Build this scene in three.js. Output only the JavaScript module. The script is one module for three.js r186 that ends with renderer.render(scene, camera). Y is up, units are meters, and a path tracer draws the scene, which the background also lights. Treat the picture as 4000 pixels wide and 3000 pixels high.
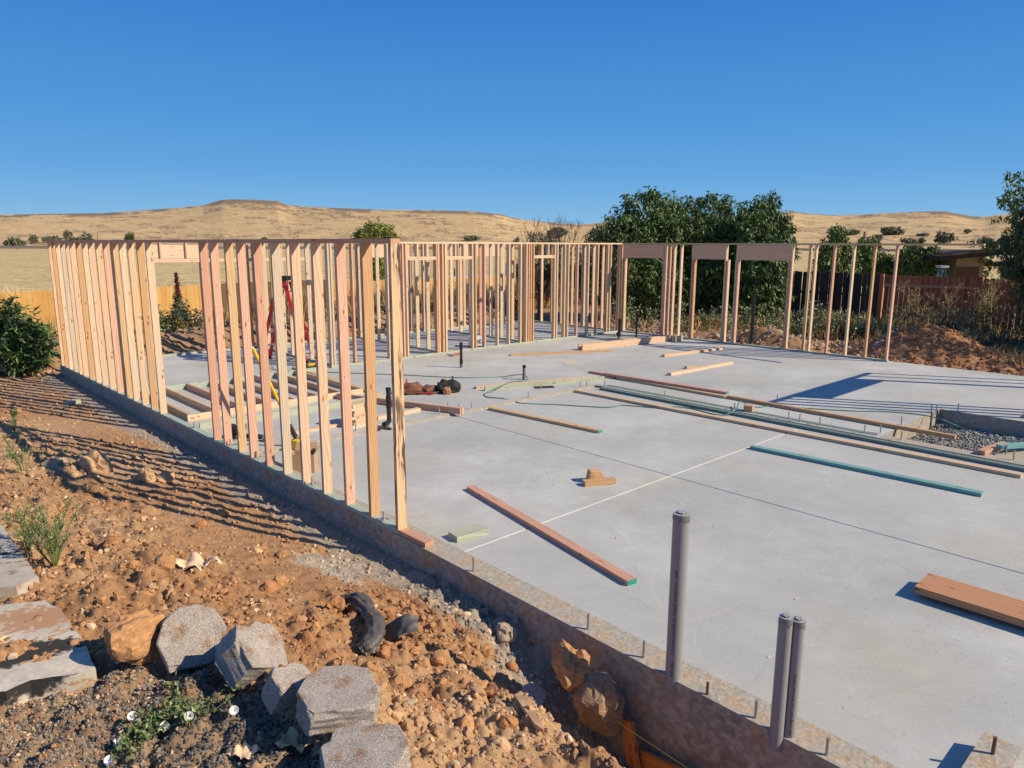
import * as THREE from 'three';
import { TessellateModifier } from 'three/addons/modifiers/TessellateModifier.js';
import { mergeGeometries, mergeVertices, toCreasedNormals } from 'three/addons/utils/BufferGeometryUtils.js';

// ---------- camera, sky, sun, exposure ----------
const V3 = THREE.Vector3, R = Math.PI / 180;
const CAM = { f: 2806.33, hor: 953.56, roll: -0.003559, yaw: 43.12 * R, H: 2.38 };
const PITCH = Math.atan((1500 - CAM.hor) / CAM.f);
const scene = new THREE.Scene();
const camera = new THREE.PerspectiveCamera(2 * Math.atan(1500 / CAM.f) / R, 4 / 3, 0.05, 9000);
camera.position.set(0, CAM.H, 0);
camera.rotation.set(-PITCH, -CAM.yaw, -CAM.roll, 'YXZ');
const renderer = new THREE.WebGLRenderer({ antialias: true });
renderer.setSize(1024, 768);
renderer.toneMapping = THREE.LinearToneMapping;
renderer.toneMappingExposure = 1.15;
renderer.shadowMap.enabled = true;

const SUN_AZ = 31 * R, SUN_EL = 35 * R;
const SUN = new V3(Math.sin(SUN_AZ) * Math.cos(SUN_EL), Math.sin(SUN_EL), Math.cos(SUN_AZ) * Math.cos(SUN_EL));
{ // clear sky: colour by height above the horizon, a little paler towards the sun
  const W = 512, Hh = 256, d = new Float32Array(W * Hh * 4);
  const stops = [[-90, .24, .42, .62], [0, .26, .46, .68], [2, .20, .42, .68], [5, .118, .330, .66], [9, .076, .268, .62], [17, .036, .182, .54], [30, .031, .128, .40], [90, .040, .100, .26]];
  const lerpStops = (e) => {
    let i = 1; while (i < stops.length - 1 && e > stops[i][0]) i++;
    const a = stops[i - 1], b = stops[i], t = Math.min(1, Math.max(0, (e - a[0]) / (b[0] - a[0])));
    return [1, 2, 3].map((k) => a[k] + (b[k] - a[k]) * t);
  };
  for (let j = 0; j < Hh; j++) for (let i = 0; i < W; i++) {
    const el = ((j + .5) / Hh - .5) * Math.PI, az = ((i + .5) / W - .5) * 2 * Math.PI;
    const c = lerpStops(el / R);
    const dot = Math.cos(el) * Math.cos(az) * SUN.x + Math.sin(el) * SUN.y + Math.cos(el) * Math.sin(az) * SUN.z;
    const g = .3 * Math.pow(Math.max(0, dot), 6);
    const o = (j * W + i) * 4;
    for (let k = 0; k < 3; k++) d[o + k] = c[k] * [1.0, 1.015, .98][k] * (1 + g * [1.4, .8, .4][k]);
    d[o + 3] = 1;
  }
  const t = new THREE.DataTexture(d, W, Hh, THREE.RGBAFormat, THREE.FloatType);
  t.mapping = THREE.EquirectangularReflectionMapping; t.magFilter = t.minFilter = THREE.LinearFilter; t.wrapS = THREE.RepeatWrapping; t.needsUpdate = true;
  scene.background = t; scene.environment = t;
}
const sun = new THREE.DirectionalLight(0xffedd0, 4.95);
sun.position.copy(SUN).multiplyScalar(60).add(new V3(9, 0, -9)); sun.target.position.set(9, 0, -9);
sun.castShadow = true; sun.shadow.mapSize.set(4096, 4096); sun.shadow.radius = 1;
Object.assign(sun.shadow.camera, { left: -30, right: 30, top: 30, bottom: -30, near: 1, far: 140 });
scene.add(sun, sun.target);

// ---------- helpers ----------
function rng(seed) { let s = seed >>> 0 || 1; return () => { s = (s + 0x6D2B79F5) >>> 0; let t = Math.imul(s ^ (s >>> 15), 1 | s); t = (t + Math.imul(t ^ (t >>> 7), 61 | t)) ^ t; return ((t ^ (t >>> 14)) >>> 0) / 4294967296; }; }
const rand = rng(7);
const lerp = (a, b, t) => a + (b - a) * t, clamp = (x, a = 0, b = 1) => Math.min(b, Math.max(a, x));
const sstep = (a, b, x) => { const t = clamp((x - a) / (b - a)); return t * t * (3 - 2 * t); };
const hash2 = (x, y) => { let h = (Math.imul(x | 0, 374761393) + Math.imul(y | 0, 668265263)) | 0; h = Math.imul(h ^ (h >>> 13), 1274126177); return ((h ^ (h >>> 16)) >>> 0) / 4294967296; };
function vn(x, y) { const i = Math.floor(x), j = Math.floor(y), fx = x - i, fy = y - j, u = fx * fx * (3 - 2 * fx), v = fy * fy * (3 - 2 * fy); return lerp(lerp(hash2(i, j), hash2(i + 1, j), u), lerp(hash2(i, j + 1), hash2(i + 1, j + 1), u), v); }
function fbm(x, y, o = 4) { let s = 0, a = .5, n = 0; for (let k = 0; k < o; k++) { s += a * vn(x, y); n += a; x = x * 2.03 + 17.3; y = y * 2.03 - 9.1; a *= .5; } return s / n; }
function n3(x, y, z) { return (vn(x + z * 1.7, y - z * 2.3) + vn(y + 31.4 + x * .7, z - 7.7) + vn(z + 5.5, x * 1.1 - y * .6)) / 3; }
const lin = (r, g, b) => new THREE.Color().setRGB(r, g, b);

// photo pixel (4000 x 3000) -> ray, and the ray's meeting with a level or an upright plane
const HD = new V3(Math.sin(CAM.yaw), 0, -Math.cos(CAM.yaw)), RT = new V3(Math.cos(CAM.yaw), 0, Math.sin(CAM.yaw));
const FW = HD.clone().multiplyScalar(Math.cos(PITCH)).add(new V3(0, -Math.sin(PITCH), 0)), UPV = HD.clone().multiplyScalar(Math.sin(PITCH)).add(new V3(0, Math.cos(PITCH), 0));
function ray(u, v) { const a = u - 2000, b = v - 1500, c = Math.cos(CAM.roll), s = Math.sin(CAM.roll), x = (c * a - s * b) / CAM.f, y = (s * a + c * b) / CAM.f; return FW.clone().addScaledVector(RT, x).addScaledVector(UPV, -y); }
const EYE = new V3(0, CAM.H, 0);
const px = (u, v, y = 0) => { const d = ray(u, v); return EYE.clone().addScaledVector(d, (y - CAM.H) / d.y); };
const pxX = (u, v, x) => { const d = ray(u, v); return EYE.clone().addScaledVector(d, x / d.x); };
const pxZ = (u, v, z) => { const d = ray(u, v); return EYE.clone().addScaledVector(d, z / d.z); };
const pxD = (u, v, dep) => { const d = ray(u, v); return EYE.clone().addScaledVector(d, dep); };   // depth along the view axis
const mPerPx = (dep) => dep / CAM.f;

const taken = {};
function numbered(n) { const k = taken[n] = (taken[n] ?? -1) + 1; return k ? n + '_' + String(k).padStart(3, '0') : n; }
function shadowed(o) { o.castShadow = o.receiveShadow = true; return o; }
function tag(o, label, category, group) { Object.assign(o.userData, { label, category }); if (group) o.userData.group = group; return o; }
function thing(name, label, category, group, pos) { const o = new THREE.Group(); o.name = numbered(name); if (pos) o.position.copy(pos); scene.add(o); return tag(o, label, category, group); }
function part(name, geo, mat, parent, pos) { const m = shadowed(new THREE.Mesh(geo, mat)); m.name = name; if (pos) m.position.copy(pos); parent.add(m); return m; }
function solo(name, geo, mat, label, category, group, pos) { const m = shadowed(new THREE.Mesh(geo, mat)); m.name = numbered(name); if (pos) m.position.copy(pos); scene.add(m); return tag(m, label, category, group); }
function struct(name, geo, mat) { const m = shadowed(new THREE.Mesh(geo, mat)); m.name = numbered(name); m.userData.kind = 'structure'; scene.add(m); return m; }
function stuffPart(m) { m.userData.kind = 'stuff'; return m; }
function clone(o, label, group) { const c = o.clone(); c.name = numbered(o.name.replace(/_\d{3}$/, '')); scene.add(c); c.userData = { ...o.userData }; if (label) c.userData.label = label; if (group) c.userData.group = group; return c; }

// ---------- textures ----------
function tex(w, h, fn, { srgb = true, rep = [1, 1] } = {}) {
  const d = new Uint8Array(w * h * 4);
  for (let j = 0; j < h; j++) for (let i = 0; i < w; i++) { const c = fn(i, j, i / w, j / h), o = (j * w + i) * 4; d[o] = 255 * clamp(c[0]); d[o + 1] = 255 * clamp(c[1]); d[o + 2] = 255 * clamp(c[2]); d[o + 3] = 255; }
  const t = new THREE.DataTexture(d, w, h, THREE.RGBAFormat); t.wrapS = t.wrapT = THREE.RepeatWrapping; t.magFilter = THREE.LinearFilter; t.minFilter = THREE.LinearMipmapLinearFilter; t.generateMipmaps = true;
  if (srgb) t.colorSpace = THREE.SRGBColorSpace; t.repeat.set(...rep); t.needsUpdate = true; return t;
}
// tiling noise: mirrored blend of two shifted samples
function tfbm(u, v, s, o, seed = 0) { const a = fbm(u * s + seed, v * s + seed, o), b = fbm((u - 1) * s + seed, v * s + seed, o), c = fbm(u * s + seed, (v - 1) * s + seed, o), d = fbm((u - 1) * s + seed, (v - 1) * s + seed, o); return lerp(lerp(a, b, u), lerp(c, d, u), v); }
// wood: u across 0.2 m, v along 1.6 m
function woodTex(seed, stain, grey) {
  const r = rng(seed), knots = []; for (let k = 0; k < 4; k++) knots.push([r(), r(), .009 + .022 * r()]);
  return tex(256, 1024, (i, j, u, v) => {
    const w = u * .2, l = v * 1.6; let warp = 0, kn = 0;
    for (const [ku, kv, kr] of knots) { let du = Math.abs(u - ku); du = Math.min(du, 1 - du) * .2; let dv = Math.abs(v - kv); dv = Math.min(dv, 1 - dv) * 1.6; const q = Math.hypot(du * 1.5, dv * .55) / kr; warp += Math.exp(-q * q * .6) * kr * 1.6; if (q < .62) kn = Math.max(kn, 1 - q / .62 * .45); }
    const bow = .02 * Math.sin(v * 6.283 + seed) + .013 * Math.sin(v * 12.566 + seed * 2.1);
    const ring = (w + bow * (.4 + u * (1 - u) * 2) + warp) * 95 + 1.3 * Math.sin(u * 6.283 + seed);
    const g = .5 + .5 * Math.sin(ring * 2.2), fine = tfbm(u, v, 90, 2, seed) - .5, streak = tfbm(u * 1, v * .05, 40, 2, seed + 9) - .5;
    let s = .95 - .09 * Math.pow(g, 3) + .05 * fine + .10 * streak;
    let cr = s, cg = s - .035 * g, cb = s - .06 * g;
    if (kn) { cr *= 1 - .30 * kn; cg *= 1 - .44 * kn; cb *= 1 - .54 * kn; }
    if (stain) { const m = sstep(.5, .62, tfbm(u, v, 7, 3, seed + 3)) * sstep(.3, .55, fbm(u * 42, v * 9 + seed, 2)); cr *= 1 - .62 * m * stain; cg *= 1 - .62 * m * stain; cb *= 1 - .55 * m * stain; }
    if (grey) { const m = grey * tfbm(u, v, 5, 3, seed + 5); const y = (cr + cg + cb) / 3 * .86; cr = lerp(cr, y, m); cg = lerp(cg, y, m); cb = lerp(cb, y * 1.02, m); }
    return [cr, cg, cb];
  });
}
const WT = [woodTex(11), woodTex(23), woodTex(37), woodTex(41, 1), woodTex(53, 0, .8)];
const wood = (t, r, g, b, rough = .75) => new THREE.MeshStandardMaterial({ map: WT[t], bumpMap: WT[t], bumpScale: .0012, color: lin(r, g, b), roughness: rough });
const FIR = [wood(0, .76, .56, .35), wood(1, .76, .475, .345), wood(2, .70, .49, .27), wood(0, .80, .62, .43), wood(1, .66, .385, .27), wood(2, .76, .55, .38), wood(4, .76, .62, .45), wood(0, .64, .40, .205)];
const STAINED = wood(3, .82, .58, .34), OCHRE = wood(0, .68, .40, .20), CUT = wood(1, .56, .29, .15);
const PT = wood(4, .56, .62, .47), PTG = wood(4, .50, .62, .52), TEAL = wood(2, .20, .44, .42), DKGREEN = wood(4, .19, .29, .255), ENDGREEN = new THREE.MeshStandardMaterial({ color: lin(.02, .28, .20), roughness: .8 });
const PINKH = wood(1, .84, .60, .43);
const std = (r, g, b, rough = .8, o = {}) => new THREE.MeshStandardMaterial({ color: lin(r, g, b), roughness: rough, ...o });

// box with uv in metres along its longest side; axis 'y' (upright) or 'x'
const bgCache = {};
function boardGeo(L, W, T, variant = 0) {           // length along x, height W along y, thickness T along z
  const key = [L, W, T, variant].map((q) => +(+q).toFixed(4)).join(); if (bgCache[key]) return bgCache[key];
  const g = new THREE.BoxGeometry(L, W, T), p = g.attributes.position, n = g.attributes.normal, uv = g.attributes.uv, o1 = hash2(variant, 3), o2 = hash2(variant, 8);
  for (let i = 0; i < p.count; i++) {
    const x = p.getX(i), y = p.getY(i), z = p.getZ(i), a = Math.abs(n.getX(i)), b = Math.abs(n.getY(i));
    if (a > .5) uv.setXY(i, z / .2 + o1, y / .2 * .12 + o2); else uv.setXY(i, (b > .5 ? z / .2 : y / .2 + .37) + o1, x / 1.6 + o2);
  }
  return bgCache[key] = g;
}
const studCache = {};
function studGeo(h, w, t, variant) { const k = [h, w, t, variant].join(); return studCache[k] ??= boardGeo(h, w, t, variant).clone().rotateZ(Math.PI / 2); }
// a loose board between two floor points: base at y0
function looseBoard(name, label, a, b, { w = .089, h = .038, mat = FIR[0], y = 0, group, variant = 1, ends, category = 'board' } = {}) {
  const d = b.clone().sub(a); d.y = 0; const L = d.length();
  const o = solo(name, boardGeo(L, h, w, variant), mat, label, category, group);
  o.position.set((a.x + b.x) / 2, y + h / 2, (a.z + b.z) / 2); o.rotation.y = Math.atan2(-d.z, d.x);
  if (ends) for (const s of ends) { const e = part('painted_end', new THREE.BoxGeometry(.003, h * .98, w * .98), ENDGREEN, o); e.position.x = s * (L / 2 + .0016); }
  return o;
}
function tubePts(pts, r, seg, rad = 8, closed = false) { return new THREE.TubeGeometry(new THREE.CatmullRomCurve3(pts, closed, 'centripetal'), seg, r, rad, closed); }
function cylBetween(a, b, r0, r1, rad = 8) { const d = b.clone().sub(a), g = new THREE.CylinderGeometry(r1, r0, d.length(), rad, 1); g.applyQuaternion(new THREE.Quaternion().setFromUnitVectors(new V3(0, 1, 0), d.clone().normalize())); const c = a.clone().add(b).multiplyScalar(.5); g.translate(c.x, c.y, c.z); return g; }
function boxAt(w, h, d, x = 0, y = 0, z = 0, ry = 0, rx = 0, rz = 0) { const g = new THREE.BoxGeometry(w, h, d); g.rotateX(rx); g.rotateZ(rz); g.rotateY(ry); g.translate(x, y, z); return g; }
// stone: noisy, faceted lump
function rockGeo(seed, sx, sy, sz, { detail = 3, rough = .35, flat = .0, creased = true } = {}) {
  let g = new THREE.IcosahedronGeometry(1, detail); const p = g.attributes.position, r = rng(seed), planes = [];
  for (let k = 0; k < 9; k++) { const q = new V3(r() - .5, r() - .5, r() - .5).normalize(); planes.push([q, .62 + .3 * r()]); }
  const v = new V3();
  for (let i = 0; i < p.count; i++) {
    v.fromBufferAttribute(p, i); let k = 1 + rough * (n3(v.x * 1.6 + seed, v.y * 1.6, v.z * 1.6 + seed * .3) - .5) * 1.6 + rough * .6 * (n3(v.x * 5 + seed, v.y * 5, v.z * 5) - .5);
    const fine = rough * (.22 * (n3(v.x * 13 + seed, v.y * 13, v.z * 13) - .5) + .14 * (n3(v.x * 29 + seed, v.y * 29, v.z * 29) - .5));
    const dirv = v.clone().normalize(); for (const [q, d] of planes) { const c = dirv.dot(q); if (c > .05) k = Math.min(k, lerp(k, d / c, .75)); }
    k += fine;
    v.multiplyScalar(k); p.setXYZ(i, v.x * sx, Math.max(v.y * sy, -sy * (1 - flat)), v.z * sz);
  }
  { const q = g.attributes.position, uv = g.attributes.uv; for (let i = 0; i < q.count; i++) uv.setXY(i, (q.getX(i) + q.getZ(i) * .6) * 1.1 + seed * .13, (q.getY(i) + q.getZ(i) * .45) * 1.1); }
  if (creased) { g = toCreasedNormals(g, .45); } else g.computeVertexNormals();
  return g;
}
// ---------- ground ----------
const pw = (tab, t) => { if (t <= tab[0][0]) return tab[0][1]; for (let i = 1; i < tab.length; i++) if (t <= tab[i][0]) return lerp(tab[i - 1][1], tab[i][1], (t - tab[i - 1][0]) / (tab[i][0] - tab[i - 1][0])); return tab[tab.length - 1][1]; };
const EDGE = [[-16.2, 3.02], [-5, 3.165], [-.54, 3.12]];
const leftX = (z) => pw(EDGE, z);
const SLAB = { x1: 15.95, z0: -16.2, z1: -.54 };
const GRAVEL_POLY = [[-300, 2680], [20, 2655], [380, 2600], [620, 2590], [800, 2560], [950, 2640], [1080, 2740], [1180, 2850], [1270, 2960], [1320, 3060], [1200, 3400], [-300, 3400]].map(([u, v]) => px(u, v, .14));
function inPoly(P, x, z) { let c = false; for (let i = 0, j = P.length - 1; i < P.length; j = i++) if ((P[i].z > z) !== (P[j].z > z) && x < (P[j].x - P[i].x) * (z - P[i].z) / (P[j].z - P[i].z) + P[i].x) c = !c; return c; }
function polyDist(P, x, z) { let m = 1e9; for (let i = 0, j = P.length - 1; i < P.length; j = i++) { const ax = P[j].x, az = P[j].z, bx = P[i].x - ax, bz = P[i].z - az, t = clamp(((x - ax) * bx + (z - az) * bz) / (bx * bx + bz * bz)); m = Math.min(m, Math.hypot(x - ax - bx * t, z - az - bz * t)); } return inPoly(P, x, z) ? m : -m; }
function bumps(x, z, s, dens, seed) { // scattered rounded lumps, 0..1
  const gx = x / s, gz = z / s, i0 = Math.floor(gx), j0 = Math.floor(gz); let m = 0;
  for (let i = -1; i <= 1; i++) for (let j = -1; j <= 1; j++) { const a = i0 + i, b = j0 + j; if (hash2(a + seed, b) > dens) continue; const rr = .25 + .45 * hash2(a, b + seed), dx = gx - a - .2 - .6 * hash2(a + 7, b + seed), dz = gz - b - .2 - .6 * hash2(a + seed, b + 7), q = (dx * dx + dz * dz) / (rr * rr); if (q < 1) m = Math.max(m, Math.pow(1 - q, .6) * rr); }
  return m;
}
const lumpy = (x, z) => clamp(1 - sstep(1.5, 2.0, x) * sstep(-3.6, -4.8, z) * .72 - sstep(-9, -12, z) * .3);
const HEAP = [[18.2, -5.7, 1.15, .80], [19.3, -5.2, 1.0, .46], [18.4, -4.4, .8, .2]];
function siteH(x, z) {
  const ex = leftX(clamp(z, -16.2, -.54));
  // yard beside the long wall
  const near = sstep(-3.2, -2.45, z);
  const yW = pw([[-20, -.2], [-16, -.18], [-6, -.24], [-3.3, -.22], [-2.85, -.36], [-2.4, -.72], [-1, -.82]], z), yI = pw([[-16, -.08], [-8, 0], [-4, .17], [-2.5, .2], [2, .22]], z);
  const t = lerp(sstep(0, 1.95, ex - x), sstep(.42, .86, ex - x + .09 * (fbm(z * 2.2, 3) - .5)), near);
  let y = lerp(yW, yI - near * .18 * (1 - sstep(.8, 1.9, ex - x)), t);
  if (x < .6) y += .08 * sstep(.6, -2, x);
  if (z > -5.5 && x < 1.9) { const d = polyDist(GRAVEL_POLY, x, z); y -= .075 * sstep(-.02, .1, d); if (d < 0 && d > -.7) y += .03 * sstep(-.7, -.1, d); }
  // behind, to the right and in front of the slab
  const back = sstep(-15.9, -17.2, z), right = sstep(15.9, 17, x), front = sstep(-.7, 0, z) * sstep(ex - .3, ex + .4, x);
  let yB = -.34;
  if (z < -15) { const top = .5 + .25 * fbm(x * .5, 4, 3); for (const [cz, w, k] of [[-18.2, .95, 1], [-19.6, .8, .55]]) { const q = (z - cz - .5 * (fbm(x * .6, cz) - .5)) / w; yB += top * k * Math.exp(-q * q) * (.55 + .9 * fbm(x * .7 + cz, 2, 2)) * sstep(17.5, 15, x); } }
  yB -= .25 * sstep(-20, -27, z);
  let yR = -.2 + .12 * (fbm(x * .4, z * .4) - .5);
  for (const [hx, hz, r, k] of HEAP) { const q = Math.hypot(x - hx, z - hz) / r; if (q < 2) yR += k * Math.exp(-q * q * 1.6) * (.85 + .4 * (fbm(x * 2, z * 2, 3) - .5)); }
  yR += .28 * Math.exp(-(((x - 17.1) / .5) ** 2)) * sstep(-12, -10.5, z) * sstep(-7.2, -8.5, z) * (.4 + 1.1 * fbm(z * 1.1, 7)) + .25 * Math.exp(-(((x - 17.0) / .6) ** 2 + ((z + 8.4) / .9) ** 2));
  y = lerp(y, yB, back); y = lerp(y, yR, right * (1 - back * .6)); y = lerp(y, -.25, front);
  return y;
}
function groundH(x, z) {
  const inSlab = x > leftX(clamp(z, -16.2, -.54)) + .06 && x < SLAB.x1 - .06 && z > SLAB.z0 + .06 && z < SLAB.z1 - .06;
  if (inSlab) return -1.1;
  const out = Math.max(0, -27.6 - z, x - 26.2, -7 - x, z - 8), k = sstep(0, 6, out);
  let y = siteH(x, z);
  if (k < 1) {
    const L = lumpy(x, z), rear = sstep(-15.5, -16.5, z), rt = sstep(15.8, 16.5, x), a = Math.max(L, rear * .9, rt * .8) * (1 - k);
    y += a * (.075 * (fbm(x * 1.4 + 3, z * 1.4, 3) - .5) + .05 * (fbm(x * 5, z * 5, 3) - .5)) + .012 * (fbm(x * 14, z * 14, 2) - .5);
    const fine = Math.hypot(x, z) < 20 ? 1 : .6;
    y += a * fine * (.10 * bumps(x, z, .36, .18, 5) + .085 * bumps(x + 9, z - 4, .17, .40, 11) + .06 * bumps(x, z, .085, .65, 23) + .02 * (fbm(x * 24, z * 24, 3) - .5)) + (1 - a) * .02 * bumps(x, z, .1, .25, 31);
  }
  if (k > 0) { const yf = -1.0 - .8 * sstep(2, 110, out) - .4 * sstep(90, 420, out) + .25 * (fbm(x * .05, z * .05, 3) - .5) * sstep(4, 40, out); y = lerp(y, yf, k); }
  return y;
}
function pxG(u, v) { const d = ray(u, v); let t = .8, s = .05; for (let i = 0; i < 4000; i++) { const x = d.x * t, y = CAM.H + d.y * t, z = d.z * t; if (y < siteH(x, z)) break; t += s; s = .02 + t * .004; } for (let i = 0, a = t - s, b = t; i < 24; i++) { t = (a + b) / 2; if (CAM.H + d.y * t < groundH(d.x * t, d.z * t)) b = t; else a = t; } return new V3(d.x * t, groundH(d.x * t, d.z * t), d.z * t); }

const TONE = { dirt: [.455, .252, .118], pale: [.55, .355, .195], red: [.40, .175, .07], grey: [.42, .375, .31], dark: [.26, .15, .085], straw: [.80, .62, .315], strawd: [.62, .45, .215], brown: [.42, .26, .145], gravel: [.22, .185, .145] };
const mix3 = (a, b, t) => [lerp(a[0], b[0], t), lerp(a[1], b[1], t), lerp(a[2], b[2], t)];
function groundTone(x, z) {
  const n = fbm(x * .8, z * .8, 4), m = fbm(x * 6 + 5, z * 6, 3);
  let c = mix3(TONE.dirt, TONE.pale, sstep(.35, .7, n)); c = mix3(c, TONE.red, .6 * sstep(.52, .72, fbm(x * 1.7 + 20, z * 1.7, 3)) * sstep(-5.2, -3.2, z)); c = mix3(c, TONE.pale, .5 * sstep(.5, .8, m));
  const ex = leftX(clamp(z, -16.2, -.54));
  if (x < ex + .1 && z > -17) { // splashed concrete along the footing and a spill in front of the wall
    const d = ex - x + .25 * (fbm(x * 3, z * 3, 3) - .5); c = mix3(c, TONE.grey, .9 * sstep(.42, .28, d));
    const sx = x - 2.62, sz = z + 4.85; c = mix3(c, [.50, .45, .36], .9 * sstep(.30, .16, Math.hypot(sx * 1.1, sz * .62) + .3 * (fbm(x * 7, z * 7, 3) - .5)));
    if (z > -5) c = mix3(c, TONE.gravel, .55 * sstep(0, .1, polyDist(GRAVEL_POLY, x, z)) * sstep(.35, .6, fbm(x * 2.1 + 4, z * 2.1, 3) + .12 * sstep(.2, .9, x)));
  }
  if (z < -16.2) { c = mix3(c, TONE.brown, .75); c = mix3(c, TONE.strawd, sstep(-20, -22, z) * .7); }
  if (x > 16) c = mix3(c, mix3(TONE.brown, [.43, .205, .085], Math.exp(-(((x - 18.6) / 1.9) ** 2 + ((z + 5) / 2.2) ** 2)) + .25 * n), .9);
  const out = Math.max(0, -27.6 - z, x - 26.2, -7 - x);
  if (out > 0 || x < -3) { const r = Math.hypot(x, z), s = fbm(x * .06 + 9, z * .22, 4), q = fbm(x * .5, z * 1.6, 3); let f = mix3(TONE.straw, TONE.strawd, .55 * sstep(.45, .7, s) + .35 * sstep(.5, .8, q)); c = mix3(c, f, Math.max(sstep(0, 3, out), sstep(-3, -5, x))); }
  return c;
}
const DIRT_T = tex(512, 512, (i, j, u, v) => { const a = tfbm(u, v, 60, 3, 3), b = tfbm(u, v, 12, 3, 8), p = hash2(i >> 1, j >> 1) > .93 ? .12 : 0, s = .86 + .40 * (a - .5) + .16 * (b - .5) + p; return [s, s * (1 - .02 * b), s * (1 - .05 * b)]; });
function polarSheet(r0, r1, rows, cols, wide, hf, cf, uvs, keep) {
  // rings about the spot where the picture was taken; columns denser towards the building site, closing all round
  const angs = []; const half = 50 * R; for (let i = 0; i <= cols; i++) angs.push(-half + 2 * half * i / cols); for (let i = 1; i <= wide; i++) angs.push(half + (2 * Math.PI - 2 * half) * i / wide);
  const nA = angs.length, pos = [], col = [], uv = [], idx = [], c0 = new Float32Array(3);
  for (let j = 0; j <= rows; j++) { const r = r0 * Math.pow(r1 / r0, j / rows); for (const a of angs) { const w = CAM.yaw + a, x = Math.sin(w) * r, z = -Math.cos(w) * r; pos.push(x, hf(x, z, w, r), z); col.push(...cf(x, z, w, r)); uv.push(x / uvs, z / uvs); } }
  for (let j = 0; j < rows; j++) for (let i = 0; i < nA - 1; i++) { const a = j * nA + i, b = a + 1, c = a + nA, d = c + 1; if (keep && !keep(pos[a * 3], pos[a * 3 + 2], pos[d * 3], pos[d * 3 + 2])) continue; idx.push(a, b, c, b, d, c); }
  const g = new THREE.BufferGeometry(); g.setAttribute('position', new THREE.Float32BufferAttribute(pos, 3)); g.setAttribute('color', new THREE.Float32BufferAttribute(col, 3)); g.setAttribute('uv', new THREE.Float32BufferAttribute(uv, 2)); g.setIndex(idx); g.computeVertexNormals();
  return g;
}
const slabIn = (x, z, m) => x > 3.2 + m && x < SLAB.x1 - m && z > SLAB.z0 + m && z < SLAB.z1 - m;
const GROUND_M = new THREE.MeshStandardMaterial({ vertexColors: true, map: DIRT_T, bumpMap: DIRT_T, bumpScale: .007, roughness: .95 });
struct('ground', polarSheet(.9, 48, 820, 560, 50, groundH, groundTone, 1.3, (xa, za, xb, zb) => !(slabIn(xa, za, .5) && slabIn(xb, zb, .5))), GROUND_M);
const FIELD_T = tex(512, 512, (i, j, u, v) => { const a = tfbm(u, v, 90, 2, 3), b = tfbm(u, v * .3, 40, 3, 8), s = .86 + .34 * (a - .5) + .30 * (b - .5); return [s, s * .99, s * .95]; });
struct('field', polarSheet(47.9, 700, 150, 420, 60, (x, z) => groundH(x, z) - .002, groundTone, 24), new THREE.MeshStandardMaterial({ vertexColors: true, map: FIELD_T, bumpMap: FIELD_T, bumpScale: .25, roughness: 1 }));

// hills: the ridge line read off the photograph, set at about two kilometres
const RIDGE = [[-1200, 850], [0, 838], [400, 832], [700, 811], [790, 802], [830, 790], [870, 780], [920, 778], [1000, 780], [1085, 785], [1115, 797], [1150, 804], [1300, 812], [1500, 819], [1700, 821], [1850, 825], [1960, 838], [2000, 850], [2040, 857], [2150, 869], [2260, 877], [2310, 874], [2400, 861], [2700, 846], [2900, 842], [3100, 826], [3160, 835], [3280, 841], [3450, 833], [3600, 826], [3690, 825], [3730, 832], [3800, 845], [3850, 847], [3900, 838], [3960, 835], [5200, 846]];
const RIDGE_A = RIDGE.map(([u, v]) => { const d = ray(u, v); return [Math.atan2(d.x, -d.z), d.y / Math.hypot(d.x, d.z)]; });
const ridgeR = (w) => 1950 + 260 * Math.sin(w * 5 + 1) + 500 * sstep(40 * R, 52 * R, w);
function hillH(x, z, w, r) {
  let a = w; if (a > Math.PI) a -= 2 * Math.PI; const fade = sstep(-40 * R, -12 * R, a) * sstep(140 * R, 100 * R, a);
  const rr = ridgeR(a), top = pw(RIDGE_A, a) * rr + CAM.H, base = -2.4; let t = clamp((r - 760) / (rr - 760), 0, 1.6);
  const foot = .22 * sstep(.0, .3, t), up = sstep(.22, 1, t); let s = t < 1 ? foot * (1 - up) * .55 + .1 * t + .9 * (.35 * t * up + .65 * Math.pow(up, 1.3)) : 1 - .25 * (t - 1);
  s = clamp(s, 0, 1); const terr = .018 * Math.sin(s * 34 + 4 * fbm(a * 22, s * 4, 2)) * s * (1 - s) * 4;
  const n = (fbm(x * .006, z * .006, 4) - .5) * 11 + (fbm(x * .022, z * .022, 4) - .5) * 3.5 + (fbm(x * .07, z * .07, 2) - .5) * 1.2;
  const E = pw(RIDGE_A, a), k = clamp(s + terr * sstep(1, .8, t), 0, 1) * fade, sl = lerp((base - CAM.H) / 760, E, k), y = t <= 1 ? CAM.H + r * sl : lerp(base, CAM.H + rr * E - 14 * (t - 1), fade);
  return Math.max(y + n * sstep(0, .2, t) * sstep(.9, .6, t < 1 ? t : 2 - Math.min(t, 2)) * fade, base - 1) - (t <= 0 ? .5 : 0);
}
const mesaA = [820, 1125].map((u) => { const d = ray(u, 785); return Math.atan2(d.x, -d.z); }), MESA = (a) => sstep(mesaA[0] - .004, mesaA[0] + .004, a) * sstep(mesaA[1] + .004, mesaA[1] - .004, a) * .9;
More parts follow.
